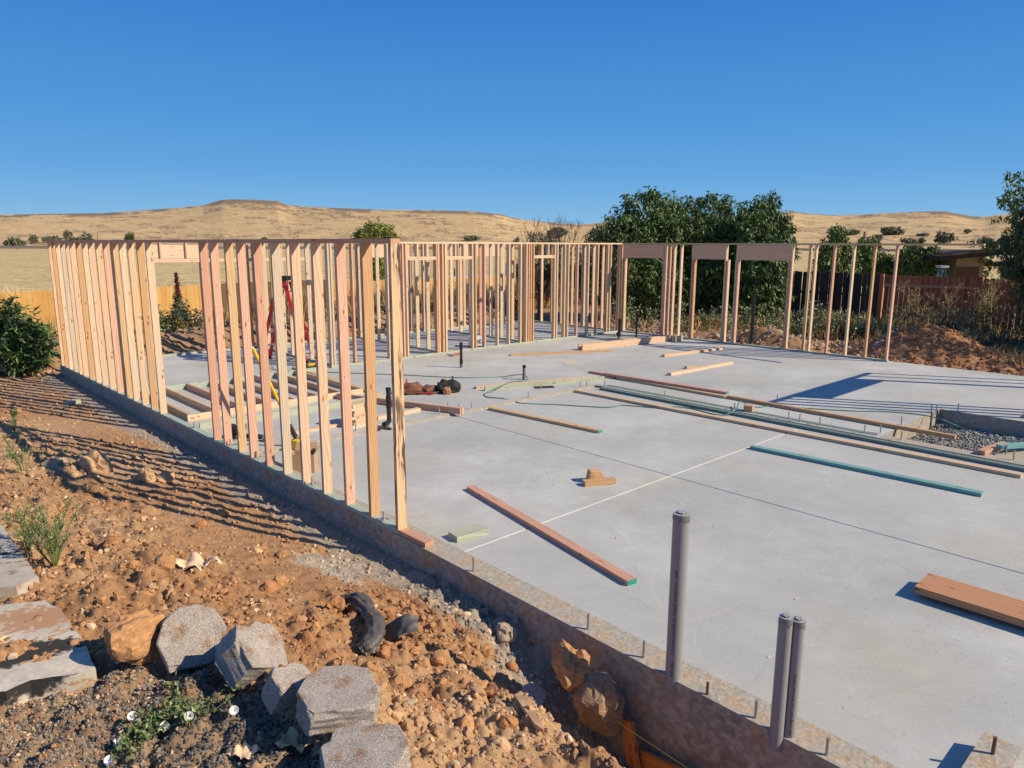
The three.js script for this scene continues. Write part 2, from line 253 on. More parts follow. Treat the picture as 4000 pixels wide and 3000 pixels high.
function hillTone(x, z, w, r) {
  let a = w; if (a > Math.PI) a -= 2 * Math.PI; const t = (r - 760) / (ridgeR(a) - 760), b = fbm(a * 38, t * 40, 4), q = fbm(a * 150 + 7, t * 90, 3), f = fbm(a * 420, t * 160, 2);
  let c = mix3([.82, .605, .335], [.73, .51, .26], sstep(.35, .7, q)); c = mix3(c, [.30, .20, .13], .8 * sstep(.52, .62, b) * sstep(.36, .56, f)); c = mix3(c, [.24, .165, .12], .85 * sstep(.86, .93, t) * sstep(1.06, 1.0, t) * Math.max(sstep(.46, .60, fbm(a * 40 + 3, t * 8, 3)), MESA(a)));
  const road = Math.abs(t - .33 - .05 * Math.sin(a * 9) - .02 * Math.sin(a * 31)); c = mix3(c, [.23, .145, .09], .9 * sstep(.008, .003, road));
  return c;
}
struct('hills', polarSheet(690, 3300, 210, 900, 50, hillH, hillTone, 60), new THREE.MeshStandardMaterial({ vertexColors: true, map: FIELD_T, bumpMap: FIELD_T, bumpScale: 1.2, roughness: 1 }));
{ // dark bank of a road across the field
  const pts = []; for (let k = 0; k <= 60; k++) { const a = (-20 + k * 1.9) * R, r = 640 + 20 * Math.sin(k * .2); pts.push([Math.sin(a) * r, -Math.cos(a) * r]); }
  const pos = [], idx = []; pts.forEach(([x, z], k) => { const y = groundH(x, z), q = 1 + .25 * (fbm(k * .5, 1) - .5); for (const [o, h] of [[0, -.5], [3, 1.9 * q], [9, 2.0 * q], [14, -.5]]) { const s = 1 + o / 640; pos.push(x * s, y + h, z * s); } if (k) for (let m = 0; m < 3; m++) { const a = (k - 1) * 4 + m, b = k * 4 + m; idx.push(a, b, a + 1, b, b + 1, a + 1); } });
  const g = new THREE.BufferGeometry(); g.setAttribute('position', new THREE.Float32BufferAttribute(pos, 3)); g.setIndex(idx); g.computeVertexNormals();
  struct('road_bank', g, std(.15, .115, .095, 1, { side: THREE.DoubleSide }));
}

// ---------- foundation ----------
// sweeps left by the trowel, scuffs and hairlines, drawn into a tiling map
const TROWEL = (() => { const a = new Float32Array(1024 * 1024), r = rng(17), dot = (x, y, k) => { const i = ((Math.round(y) % 1024 + 1024) % 1024) * 1024 + (Math.round(x) % 1024 + 1024) % 1024; a[i] += k; }; for (let n = 0; n < 420; n++) { const cx = r() * 1024, cy = r() * 1024, R0 = 50 + 150 * r(), a0 = r() * 6.28, da = .3 + 1.1 * r(), k = (r() - .45) * .05, w = 1 + Math.floor(r() * 7); for (let t = 0; t < da; t += .7 / R0) for (let q = 0; q < w; q++) dot(cx + Math.cos(a0 + t) * (R0 + q), cy + Math.sin(a0 + t) * (R0 + q), k * Math.sin(Math.PI * t / da) * (.4 + .6 * r())); } for (let n = 0; n < 160; n++) { let x = r() * 1024, y = r() * 1024, d = r() * 6.28; const L = 10 + 60 * r(), k = r() > .5 ? .07 : -.08; for (let t = 0; t < L; t++) { d += (r() - .5) * .1; x += Math.cos(d); y += Math.sin(d); dot(x, y, k * (.4 + .6 * r())); } } for (let n = 0; n < 2600; n++) { const x = r() * 1024, y = r() * 1024, k = -.05 - .13 * r() * r(), q = r() > .8 ? 2 : 1; for (let i = 0; i < q; i++) for (let j = 0; j < q; j++) dot(x + i, y + j, k); } return a; })();
const CONC_T = tex(1024, 1024, (i, j, u, v) => {
  const a = tfbm(u, v, 7, 4, 2), b = tfbm(u, v, 40, 3, 5), st = tfbm(u, v, 5, 4, 12), sw = tfbm(u, v, 16, 3, 44), sp = hash2(i, j), pit = tfbm(u, v, 240, 2, 77);
  let s = .86 + .17 * (a - .5) + .08 * (b - .5) + .05 * (sp - .5) + .12 * (sw - .5) * sstep(.4, .6, a); if (pit > .74) s -= .07; if (sp > .999) s -= .2; if (sp < .0008) s += .15;
  s += TROWEL[j * 1024 + i]; const ta = sstep(.46, .70, st) * .06; return [s, s * (1 - ta * .25), s * (1 - ta)];
});
const ROUGH_T = tex(512, 512, (i, j, u, v) => { const a = tfbm(u, v, 60, 3, 4), b = tfbm(u, v, 9, 4, 21), s = .80 + .40 * (a - .5) + .2 * (b - .5), o = sstep(.48, .68, b) * .16; return [s, s * (1 - o * .5), s * (1 - o)]; });
const conc = (t, rep, r, g, b, bump, rough = .8) => { const m = t.clone(); m.repeat.set(1 / rep, 1 / rep); m.needsUpdate = true; return new THREE.MeshStandardMaterial({ map: m, bumpMap: m, bumpScale: bump, color: lin(r, g, b), roughness: rough }); };
const SLAB_M = conc(CONC_T, 5.3, .645, .655, .625, .002, .72), RIM_M = conc(ROUGH_T, .9, .66, .60, .50, .006, .95), FACE_M = conc(ROUGH_T, 1.7, .60, .545, .455, .006, .95), RAW_M = conc(ROUGH_T, .8, .60, .58, .52, .012, .95);
function prism(pts, y1, y0) { // pts [x, z] round the plan; top at y1, sides to y0, uv in metres
  const sh = new THREE.Shape(pts.map(([x, z]) => new THREE.Vector2(x, -z))), g = new THREE.ExtrudeGeometry(sh, { depth: y1 - y0, bevelEnabled: false }); g.rotateX(-Math.PI / 2); g.translate(0, y0, 0); return g;
}
const eX = (z, o = 0) => leftX(z) + o, GF = -.035, RIMW = .205;
const JX = px(2621.6, 1859, GF).x, JZ = px(2440, 1925, GF).z;
struct('house_slab', prism([[eX(-16.2), -16.2], [15.95, -16.2], [15.95, 3], [11.75, 3], [11.75, -3.25], [9.36, -3.25], [9.36, -7.9], [eX(-7.9), -7.9], [eX(-12), -12]], 0, -.62), [SLAB_M, FACE_M]);
struct('slab_rim', prism([[eX(-7.897), -7.897], [eX(-7.9, RIMW), -7.897], [eX(-5, RIMW), -5], [eX(-.7, RIMW), -.70], [eX(-.7), -.7], [eX(-5), -5]], -.002, -1.25), [RIM_M, FACE_M]);
struct('entry_curb', prism([[9.363, -3.247], [9.57, -3.247], [9.57, -2.02], [10.15, -2.02], [10.15, -1.72], [9.57, -1.72], [9.57, 3], [9.363, 3]], -.003, -.6), [RIM_M, RAW_M]);
struct('front_curb', prism([[eX(-.7) - .002, -.697], [3.82, -.697], [3.82, -.54], [eX(-.54), -.54]], .05, -1.2), [RIM_M, RAW_M]);
{ // garage floor: four panels with bevelled edges meeting in V-shaped control joints
  const x0 = eX(-5, RIMW) - .03, x1 = 9.358, z0 = -7.896, z1 = -.3, q = .011, dp = .011, pan = [];
  for (const [a, b, c, d] of [[x0, JX, z0, JZ], [JX, x1, z0, JZ], [x0, JX, JZ, z1], [JX, x1, JZ, z1]]) {
    const l = a === JX ? q : 0, r = b === JX ? q : 0, f = c === JZ ? q : 0, n = d === JZ ? q : 0;
    const lo = [[a, c], [b, c], [b, d], [a, d]], hi = [[a + l, c + f], [b - r, c + f], [b - r, d - n], [a + l, d - n]], pos = [], uv = [], idx = [], add = (A, B, C, D) => { const o = pos.length / 3; for (const [p, y] of [A, B, C, D]) { pos.push(p[0], y, p[1]); uv.push(p[0], -p[1]); } idx.push(o, o + 2, o + 1, o, o + 3, o + 2); };
    add([hi[0], GF], [hi[1], GF], [hi[2], GF], [hi[3], GF]); for (let k = 0; k < 4; k++) { const m = (k + 1) % 4; add([hi[m], GF], [hi[k], GF], [lo[k], GF - dp], [lo[m], GF - dp]); add([lo[m], GF - dp], [lo[k], GF - dp], [lo[k], GF - .2], [lo[m], GF - .2]); }
    const g = new THREE.BufferGeometry(); g.setAttribute('position', new THREE.Float32BufferAttribute(pos, 3)); g.setAttribute('uv', new THREE.Float32BufferAttribute(uv, 2)); g.setIndex(idx); g.computeVertexNormals(); pan.push(g);
  }
  const gs = new THREE.Group(); gs.name = 'garage_floor'; gs.userData.kind = 'structure'; scene.add(gs); pan.forEach((g) => part('floor_panel', g, SLAB_M, gs));
  // broken lip where the house slab steps down to the garage
  const lip = (A, B, nx, nz, seed) => { const L = Math.hypot(B[0] - A[0], B[1] - A[1]), n = Math.ceil(L / .022), pos = [], uv = [], idx = []; for (let i = 0; i <= n; i++) { const t = i / n, x = lerp(A[0], B[0], t), z = lerp(A[1], B[1], t); for (let k = 0; k <= 6; k++) { const s = k / 6, e = k && k < 6 ? 1 : .25, o = -.055 + .095 * s + e * .022 * (fbm(x * 14 + seed, z * 14 + k, 2) - .5), y = lerp(.004, GF - .006, Math.pow(s, 1.2)) + e * .018 * (fbm(x * 22 + k * 3, z * 22 + seed, 3) - .45); pos.push(x + nx * o, k ? y : Math.max(y, .003), z + nz * o); uv.push(x + z, s * .1); } if (i) for (let k = 0; k < 6; k++) { const a = (i - 1) * 7 + k, b = a + 7; idx.push(a, b, a + 1, b, b + 1, a + 1); } } const g = new THREE.BufferGeometry(); g.setAttribute('position', new THREE.Float32BufferAttribute(pos, 3)); g.setAttribute('uv', new THREE.Float32BufferAttribute(uv, 2)); g.setIndex(idx); g.computeVertexNormals(); return g; };
  const dbl = RAW_M.clone(); dbl.side = THREE.DoubleSide; struct('slab_lip', mergeGeometries([lip([3.42, -7.9], [9.30, -7.9], 0, 1, 3), lip([9.36, -7.9], [9.36, -3.27], -1, 0, 9)]), dbl);
}
// ---------- stud walls ----------
// local frame: x along the wall from A to B, y up, z from the outer (0) to the inner face (.089)
const SW = .038, ST = .089, PL = .038, TOPY = 2.42;
function pickFir(r) { return FIR[Math.floor(r() * FIR.length)]; }
function stud(parent, s, y0, y1, mat, v, zc = ST / 2, w = ST, name = 'stud') { const m = part(name, studGeo(+(y1 - y0).toFixed(3), SW, w, v), mat, parent); m.position.set(s + SW / 2, (y0 + y1) / 2, zc); return m; }
function hboard(parent, name, s0, s1, y0, h, mat, v, z0 = 0, t = ST) { const m = part(name, boardGeo(+(s1 - s0).toFixed(3), h, t, v), mat, parent); m.position.set((s0 + s1) / 2, y0 + h / 2, z0 + t / 2); return m; }
function wall(label, A, B, studs, { top = true, topTo, botMat = PT, topMat = FIR[3], seed = 1, headers = [], gaps = [] } = {}) {
  const d = new V3(B[0] - A[0], 0, B[1] - A[1]), L = d.length(), o = thing('stud_wall', label, 'wall frame', 'stud walls of the house frame', new V3(A[0], 0, A[1])); o.rotation.y = Math.atan2(-d.z, d.x);
  const r = rng(seed), inset = .002;
  let s = 0; for (const [g0, g1] of [...gaps, [L, L]]) { while (s < g0 - .02) { const e = Math.min(g0, s + 3.66); hboard(o, 'bottom_plate', s + .0015, e - .0015, .002, PL, botMat, Math.floor(r() * 40), inset, ST - 2 * inset); s = e; } s = g1; }
  if (top) { const T = topTo ?? L; let q = 0; while (q < T - .02) { const e = Math.min(T, q + 4.27); hboard(o, 'top_plate', q + .0015, e - .0015, TOPY - PL, PL, Array.isArray(topMat) ? topMat[Math.floor(r() * topMat.length)] : topMat, Math.floor(r() * 40), inset, ST - 2 * inset); q = e; } }
  for (const st of studs) { const [p, y0, y1, m] = Array.isArray(st) ? st : [st]; const k = stud(o, p, y0 ?? PL + .002, y1 ?? TOPY - PL, m ?? pickFir(r), Math.floor(r() * 14)); if (!y0) k.rotation.z = (r() - .5) * .003; }
  for (const h of headers) hboard(o, ...h);
  return o;
}
// long wall on the near edge of the slab
{
  const A = [3.165, -4.752], B = [3.02, -16.14], zs = [4.79, 5.196, 5.60, 6.005, 6.41, 6.81, 7.21, 7.60, 7.91, 8.31, 8.62, 10.5, 10.86, 11.26, 11.66, 11.97, 12.09, 12.46, 12.86, 13.29, 13.65, 14.05, 14.46, 14.74, 15.10, 15.45, 15.76, 16.03];
  const M = [STAINED, FIR[7], FIR[1], FIR[5], FIR[5], FIR[6], FIR[4], FIR[1], FIR[2], FIR[1], FIR[4], FIR[3], FIR[7], FIR[0], FIR[3], FIR[2], FIR[3], FIR[1], FIR[0], FIR[5], FIR[3], FIR[7], FIR[5], FIR[0], FIR[6], FIR[3], OCHRE, FIR[0]];
  const w = wall('long open stud wall along the dirt side edge of the slab', A, B, zs.map((z, i) => [z - 4.79 + .002, undefined, undefined, M[i]]), { seed: 5, topMat: FIR[4], botMat: PTG });
  hboard(w, 'plate_offcut', -.36, -.003, .001, .038, FIR[4], 3, .002, .086);
}
// far wall
{
  const A = [3.12, -16.19], st = []; for (let s = .1; s < 12.5; s += .406) { const x = 3.12 + s; if ((x > 4.72 && x < 5.86) || (x > 9.9 && x < 11.3) || (x > 13.25 && x < 14.68)) continue; if (x > 5.9 && x < 8.4) st.push([s, PL + .002, 1.976], [s, 2.048, TOPY - PL]); else st.push(s); }
  for (const x of [5.03, 5.55]) st.push([x - 3.12, 2.048, TOPY - PL]);
  for (const x of [4.72, 4.765, 5.83, 9.86, 9.815, 11.32, 11.36, 13.2, 13.16, 14.7, 14.74]) st.push([x - 3.12, PL + .002, x === 5.83 || x === 4.765 ? 1.97 : undefined]);
  wall('far stud wall with doorway headers facing the fenced back yard', A, [15.66, -16.19], st, { seed: 9, topMat: FIR[3], headers: [['header', 1.68, 5.3, 1.978, .034, PINKH, 3, .003, .083], ['header', 1.68, 5.3, 2.014, .034, PINKH, 5, .003, .083], ['header', 1.69, 2.74, 2.06, .30, PINKH, 7, .006, .036], ['header', 6.74, 8.2, 2.03, .33, PINKH, 8, .02, .06], ['header', 10.08, 11.58, 2.03, .33, PINKH, 9, .02, .06]] });
}
// right hand wall
{
  const zn = [15.6, 15.17, 14.77, 14.35, 13.94, 13.87, 13.54, 13.20, 12.64, 12.55, 11.14, 11.095, 10.97, 10.83, 10.62, 9.35, 7.69, 7.29, 7.16, 6.76, 6.35, 5.93, 5.50], tr = [12.46, 12.40, 10.27, 10.215, 9.28, 9.06, 9.01, 7.74];
  const s = (z) => 16.16 - z; const st = [...zn.map((z) => s(z)), ...tr.map((z) => [s(z), PL + .002, 2.026])];
  // outer face on the +x side: run from near to far would flip it, so A is the far corner and the inner face lies at x = 15.78
  wall('right hand stud wall with three doorway headers in front of the dark trees', [15.87, -16.16], [15.87, -5.44], st, { seed: 14, topTo: 12.2, topMat: FIR[2], headers: [['header', s(12.45), s(11.14) - .003, 2.03, .345, CUTH(), 3, .003, .083], ['header', s(10.28), s(9.352), 2.03, .345, CUTH(), 4, .003, .083], ['header', s(9.05), s(7.695), 2.03, .345, CUTH(), 6, .003, .083]] });
}
function CUTH() { return wood(1, .76, .48, .31); }
// inner wall across the house
{
  const x0 = 6.86, X = (x) => x - x0, st = [6.87, 6.93, 7.39, 7.82, 8.2, 8.57, 8.655, 9.44, 9.49, 9.60, 9.68, 10.44, 10.535, 10.8, 11.2, 11.56, 11.94, 12.13, 12.21, 12.28, 12.365, 13.11, 13.2, 13.48, 13.61, 13.96, 14.38, 14.76, 15.17, 15.29].map(X);
  const hd = []; for (const [a, b, v] of [[8.695, 9.438, 2], [9.72, 10.438, 5], [12.405, 13.108, 8]]) { hd.push(['header', X(a), X(b), 2.046, .034, FIR[5], v, .003, .083], ['header', X(a), X(b), 2.082, .034, FIR[3], v + 1, .003, .083]); const n = 2; for (let k = 1; k <= n; k++) st.push([X(lerp(a, b, k / (n + 1))), 2.118, TOPY - PL]); }
  wall('inner stud wall across the house with three low doorway headers', [x0, -12.55], [15.76, -12.55], st, { seed: 21, topMat: FIR[3], headers: hd });
}
// partitions between the inner and the far wall
for (const [x, label, seed] of [[6.95, 'stud partition behind the red step ladder joining the far wall', 31], [9.62, 'middle stud partition between the inner and far walls', 33], [12.22, 'stud partition nearest the white carton joining inner and far walls', 35]]) { const st = []; for (let s = .05; s < 3.5; s += .406) st.push(s); st.push(3.40); wall(label, [x, -12.62], [x, -16.09], st, { seed, topMat: FIR[5], botMat: PTG }); }
// garage front wall: outside the picture, it throws the broad header shadow on the slab
{
  const st = [.01, .25, .48, .71, 3.03, 3.46, 3.88].map((s) => s); st.push([2.97, PL + .002, 2.018]); wall('framed doorway wall with a deep header at the house front', [11.99, -2.27], [15.93, -2.27], st, { seed: 41, gaps: [[.76, 2.96]], headers: [['header', .752, 3.025, 2.022, .355, CUTH(), 3, .003, .083]] });
}

// frame of a wall still lying on the slab
{
  const o = thing('wall_panel', 'unraised wall frame lying flat on the slab with green back plate', 'wall frame', undefined, new V3(3.26, 0, -12.27));
  const b = hboard(o, 'bottom_plate', 0, 3.15, .002, .089, PTG, 4, 0, .038), t = hboard(o, 'top_plate', .0, 2.72, .002, .089, FIR[3], 9, 2.335, .038); const r = rng(77);
  for (let k = 0; k < 8; k++) { const m = part('stud', boardGeo(2.29, .089, .038, 5 + k), [FIR[7], FIR[0], FIR[1]][k % 3], o); m.position.set(.02 + .02 + k * .385, .0465, 1.1865); m.rotation.y = Math.PI / 2; }
}
// ---------- loose timber ----------
const GFY = GF + .001;
looseBoard('board', 'short red brown stud with a green end lying alone across a control joint', px(1838, 1912, GF), px(2468, 2284, GF).add(new V3(.0, 0, .0)), { y: GFY, mat: FIR[4], ends: [1], variant: 3, w: .089 });
looseBoard('board', 'pale stud with green painted end lying near the slab step', px(1915, 1600, GF), px(2345, 1691, GF), { y: GFY, mat: FIR[2], ends: [1], variant: 6 });
looseBoard('board', 'long pale board lying along the garage floor beside the green boards', px(2250, 1531, GF), px(3990, 1866, GF), { y: GFY, mat: FIR[0], variant: 8 });
looseBoard('treated_board', 'long dark green treated board on the floor against the entry curb', px(2320, 1517, GF).add(new V3(.02, 0, .15)), px(4000, 1843, GF).add(new V3(.03, 0, .5)), { y: GFY, mat: DKGREEN, variant: 2, w: .089, category: 'board' });
looseBoard('treated_board', 'second dark green treated board lying closest to the slab step', px(2328, 1508, GF).add(new V3(.06, 0, .2)), px(3420, 1712, GF).add(new V3(.06, 0, 0)), { y: GFY, mat: DKGREEN, variant: 5, w: .089, category: 'board' });
looseBoard('treated_board', 'single teal green treated board lying alone on the garage floor', px(2935, 1752, GF), px(3836, 1938, GF), { y: GFY, mat: TEAL, variant: 7, category: 'board' });
looseBoard('plank', 'wide brown plank raised on a block in the garage', px(3575, 2296, .03).add(new V3(.13, 0, 0)), px(3575, 2296, .03).add(new V3(.16, 0, 1.9)), { y: .0, w: .30, h: .05, mat: CUT, variant: 3, category: 'plank' });
{ const p = px(3575, 2296, .06); solo('support_block', boardGeo(.3, .033, .09, 2), FIR[7], 'short timber block holding up the wide brown plank', 'block', undefined, new V3(p.x + .12, GFY + .0167, p.z + .9)); }
const HB = { y: .001 };
looseBoard('board', 'long pink board lying on the slab by the step with its end over the other', px(2305, 1456), px(3000, 1583), { ...HB, mat: FIR[4], variant: 9 });
looseBoard('board', 'lower pale board of the crossed pair beside the slab step', px(2415, 1480).add(new V3(.0, 0, .0)), px(2838, 1556), { ...HB, mat: FIR[2], variant: 12 });
looseBoard('board', 'upper pink board with a green end laid on a pale board', px(2362, 1472), px(2840, 1549), { y: .04, mat: FIR[4], ends: [1], variant: 13 });
looseBoard('board', 'orange brown board reaching out over the gravel pit', px(2848, 1557), px(3732, 1716).add(new V3(0, 0, 0)), { ...HB, mat: OCHRE, variant: 15, w: .06, h: .05 });
looseBoard('block', 'small square timber offcut beside the crossed boards', px(2907, 1605), px(2941, 1609), { ...HB, mat: OCHRE, variant: 4, w: .1, h: .09, category: 'block' });
looseBoard('board', 'pale board lying by the stub pipe behind the treated plate', px(1857, 1518), px(2325, 1476), { ...HB, mat: FIR[5], variant: 16 });
looseBoard('treated_board', 'pale green treated plate lying on the slab above the square hole', px(1893, 1527), px(2358, 1486), { y: .001, mat: PT, variant: 17, category: 'board', h: .07, w: .04 });
looseBoard('board', 'thin yellow board lying in the middle of the house slab', px(1992, 1390), px(2386, 1373), { ...HB, mat: OCHRE, variant: 18 });
looseBoard('board', 'pale stud lying near the right wall with a dark shaded end', px(2590, 1394), px(2822, 1364), { ...HB, mat: FIR[5], variant: 19, h: .05 });
looseBoard('board', 'pale stud lying on the bare house slab next to a short offcut', px(2614, 1467), px(2856, 1421), { ...HB, mat: FIR[3], variant: 20, h: .05 });
looseBoard('offcut', 'short pale offcut behind a stud on the bare house slab', px(2678, 1440), px(2735, 1436), { ...HB, mat: FIR[5], variant: 21, h: .05 });
looseBoard('offcut', 'short treated offcut with splintered top near the slab edge', px(1769, 2110, GF), px(1890, 2078, GF), { y: GFY, mat: PT, variant: 22, w: .14, h: .05 });
{ // two blocks, one leaning
  const p = px(2290, 1895, GF); looseBoard('offcut', 'flat timber offcut in front of the wedge cut block', px(2280, 1897, GF), px(2400, 1886, GF), { y: GFY, mat: FIR[7], variant: 23, w: .09, h: .05 });
  const sh = new THREE.Shape([[0, 0], [.2, 0], [.19, .03], [.13, .11], [.02, .12]].map(([a, b]) => new THREE.Vector2(a, b))), g = new THREE.ExtrudeGeometry(sh, { depth: .09, bevelEnabled: true, bevelSize: .003, bevelThickness: .003, bevelSegments: 1 });
  const q = solo('wedge_block', g, FIR[7], 'wedge cut timber block beside the control joints crossing', 'block', undefined, px(2288, 1877, GF).setY(GFY + .003)); q.rotation.y = -.5;
}
looseBoard('board', 'pale board on the slab running into the stack of blocks', px(1143, 1697).setY(0), px(1340, 1660), { ...HB, mat: FIR[5], variant: 25 });
looseBoard('board', 'pale board on the slab lying behind the black vent pipe', px(1470, 1640), px(1636, 1606), { ...HB, mat: FIR[3], variant: 26, h: .05 });
looseBoard('treated_board', 'pale green treated plate lying in front of the unraised wall frame', px(780, 1678), px(1505, 1563), { ...HB, mat: PT, variant: 27, h: .089, w: .04, category: 'board' });
for (let k = 0; k < 2; k++) looseBoard('beam_board', ['front board of the doubled beam hanging over the slab step', 'rear board of the doubled beam hanging over the slab step'][k], new V3(5.50 + k * .042, 0, -9.85), new V3(6.27 + k * .042, 0, -7.76), { y: .001, w: .038, h: .089, mat: [FIR[4], FIR[1]][k], variant: 30 + k, group: 'doubled beam on the slab' });
looseBoard('board', 'long board lying behind the leather tool belt toward the wall frame', px(1150, 1440).setY(0), px(1480, 1545), { ...HB, mat: FIR[2], variant: 33 });
for (let k = 0; k < 2; k++) looseBoard('beam_board', ['front board of the doubled header lying near the right wall', 'rear board of the doubled header lying near the right wall'][k], new V3(12.27 - k * .02, 0, -10.77 - k * .1), new V3(15.36 - k * .02, 0, -10.33 - k * .1), { y: .001, w: .038, h: .14, mat: [FIR[5], FIR[0]][k], variant: 34 + k, group: 'doubled header on the slab' });
looseBoard('block', 'short upright block at the end of the doubled header', new V3(15.08, 0, -10.26), new V3(15.42, 0, -10.2), { y: .001, w: .04, h: .14, mat: FIR[5], variant: 37, category: 'block' });
// stack of short blocks
{ const p = px(1413, 1668); for (let k = 0; k < 8; k++) { const m = solo('cut_block', boardGeo(.37, .038, .24 - (k > 4 ? .03 : 0), k), FIR[[3, 5, 0, 3, 1, 5, 3, 0][k]], 'short pale timber block in the neat stack behind the studs', 'block', 'stack of cut blocks', new V3(p.x + .04 + .012 * (k % 3), .02 + k * .0385, p.z - .13)); m.rotation.y = .12 + .05 * ((k * 7) % 3 - 1); } }
// beside the gravel pit
looseBoard('treated_board', 'bright turquoise treated board across the pit corner', px(3905, 1740, .09), px(4130, 1722, .09), { y: .055, mat: wood(4, .26, .56, .55), variant: 39, category: 'board' });
looseBoard('offcut', 'red brown offcut under the turquoise board', px(3830, 1776), px(3925, 1742), { y: .0, mat: FIR[4], variant: 40, h: .05 });

// anchor bolts
const GALV = std(.46, .46, .45, .45, { metalness: .7 }), RUST = std(.16, .10, .06, .9);
{
  const rod = new THREE.CylinderGeometry(.0085, .0085, 1, 8); let first;
  const bolt = (p, h, lab, mat = GALV) => { const m = first ? clone(first) : first = solo('anchor_bolt', rod, mat, '', 'bolt', 'anchor bolts in the slab'); m.material = mat; m.userData.label = lab; m.position.set(p.x, p.y + h / 2 - .02, p.z); m.scale.y = h + .04; m.rotation.set((rand() - .5) * .08, 0, (rand() - .5) * .08); };
  for (const [u, v, h] of [[1850, 2231, .105], [2297, 2457, .105], [2514, 2567, .105], [2951, 2803, .095], [3229, 2948, .09]]) bolt(px(u, v), h, 'bare anchor bolt standing in the rough rim by the trench');
  bolt(px(2763, 2711), .07, 'rusty anchor bolt in the rim between the grey conduits', RUST); bolt(px(3878, 2945, .05), .09, 'rusty bolt standing in the raised corner curb', RUST);
  const z7 = (a, b) => px(2000 + a / 2.212, 1400 + b / 2.212), z8 = (a, b) => px(3000 + a / 2.212, 1400 + b / 2.212), z6 = (a, b) => px(1000 + a / 2.212, 1400 + b / 2.212);
  for (const p of [z7(250, 272), z7(590, 250), z7(645, 240), z7(142, 340), z7(800, 240), z7(1320, 330), z7(1923, 440), z6(1660, 432), z6(1752, 452), z6(1862, 432), z6(1585, 482), z6(863, 627), z6(1275, 545)]) bolt(p, .10, 'bare anchor bolt along the slab step to the garage');
  for (const p of [z8(78, 372), z8(178, 527), z8(273, 545), z8(447, 575), z8(832, 645), z8(970, 645), z8(1150, 572), z8(1150, 702), z8(1408, 468), z8(1453, 460), z8(1640, 452), z8(2055, 825), z8(2110, 780), z8(2120, 875)]) bolt(p, .11, 'bare anchor bolt beside the gravel pit');
  for (const p of [z8(1153, 38), z8(1762, 103)]) bolt(p, .10, 'bare anchor bolt at the slab edge near the dirt heap');
  // bolted plate washers on the long wall
  const mk = thing('plate_bolt', 'plate bolt with square washer on the long wall sill', 'bolt', 'washered bolts on the long wall sill'); part('washer', new THREE.BoxGeometry(.075, .006, .075), GALV, mk, new V3(0, .003, 0)); part('nut', new THREE.CylinderGeometry(.016, .016, .016, 6), GALV, mk, new V3(0, .014, 0)); part('rod', new THREE.CylinderGeometry(.008, .008, .08, 8), GALV, mk, new V3(0, .035, 0));
  [[1496, 2030], [1220, 1891], [1006, 1786], [900, 1739], [760, 1670]].forEach(([u, v], i) => { const o = i ? clone(mk) : mk, p = px(u, v, .042); o.position.set(clamp(p.x, leftX(p.z) + .04, leftX(p.z) + .052), .0402, p.z); o.rotation.y = i * .4; });
}
// gravel in the entry pit
const stoneG = [1, 2, 3, 4].map((s) => rockGeo(s * 13, 1, .75, .85, { detail: 1, rough: 1.0 }));
function scatter(name, n, sample, size, cols, kindLabel, parent) {
  const r = rng(n + 3), M = stoneG.map((g, i) => { const m = new THREE.InstancedMesh(g, std(1, 1, 1, .95), Math.ceil(n / 4)); m.name = name; return shadowed(m); }), q = new THREE.Quaternion(), e = new THREE.Euler(), mt = new THREE.Matrix4(), cnt = [0, 0, 0, 0], c = new THREE.Color(); let guard = 0;
  for (let k = 0; k < n && guard < n * 30; guard++) { const p = sample(r); if (!p) continue; const s = size(r, p), i = k % 4; e.set(r() * 6.28, r() * 6.28, r() * 6.28); q.setFromEuler(e); mt.compose(p, q, new V3(s * (.7 + .6 * r()), s * (.7 + .5 * r()), s * (.7 + .6 * r()))); M[i].setMatrixAt(cnt[i], mt); const a = typeof cols === 'function' ? cols(p, r) : cols[Math.floor(r() * cols.length)], f = .8 + .4 * r(); M[i].setColorAt(cnt[i], c.setRGB(a[0] * f, a[1] * f, a[2] * f)); cnt[i]++; k++; }
  M.forEach((m, i) => { m.count = cnt[i]; m.name = numbered(name); m.userData.kind = 'stuff'; m.userData.label = kindLabel; m.userData.category = 'stones'; scene.add(m); }); return M;
}
{
  struct('pit_bed', prism([[9.57, -3.247], [11.747, -3.247], [11.747, 3], [9.57, 3]], -.235, -.6), std(.19, .18, .16, 1));
  const inPit = (r) => { const x = 9.58 + 2.15 * r(), z = -3.23 + 3.0 * r(); if (x < 10.17 && z > -2.04 && z < -1.7) return null; return new V3(x, -.232 + .05 * fbm(x * 1.5, z * 1.5) * r(), z); };
  scatter('pit_gravel', 5200, inPit, (r) => .013 + .012 * r(), [[.34, .33, .30], [.26, .26, .25], [.42, .40, .36], [.20, .20, .19]], 'grey crushed gravel filling the entry pit');
}

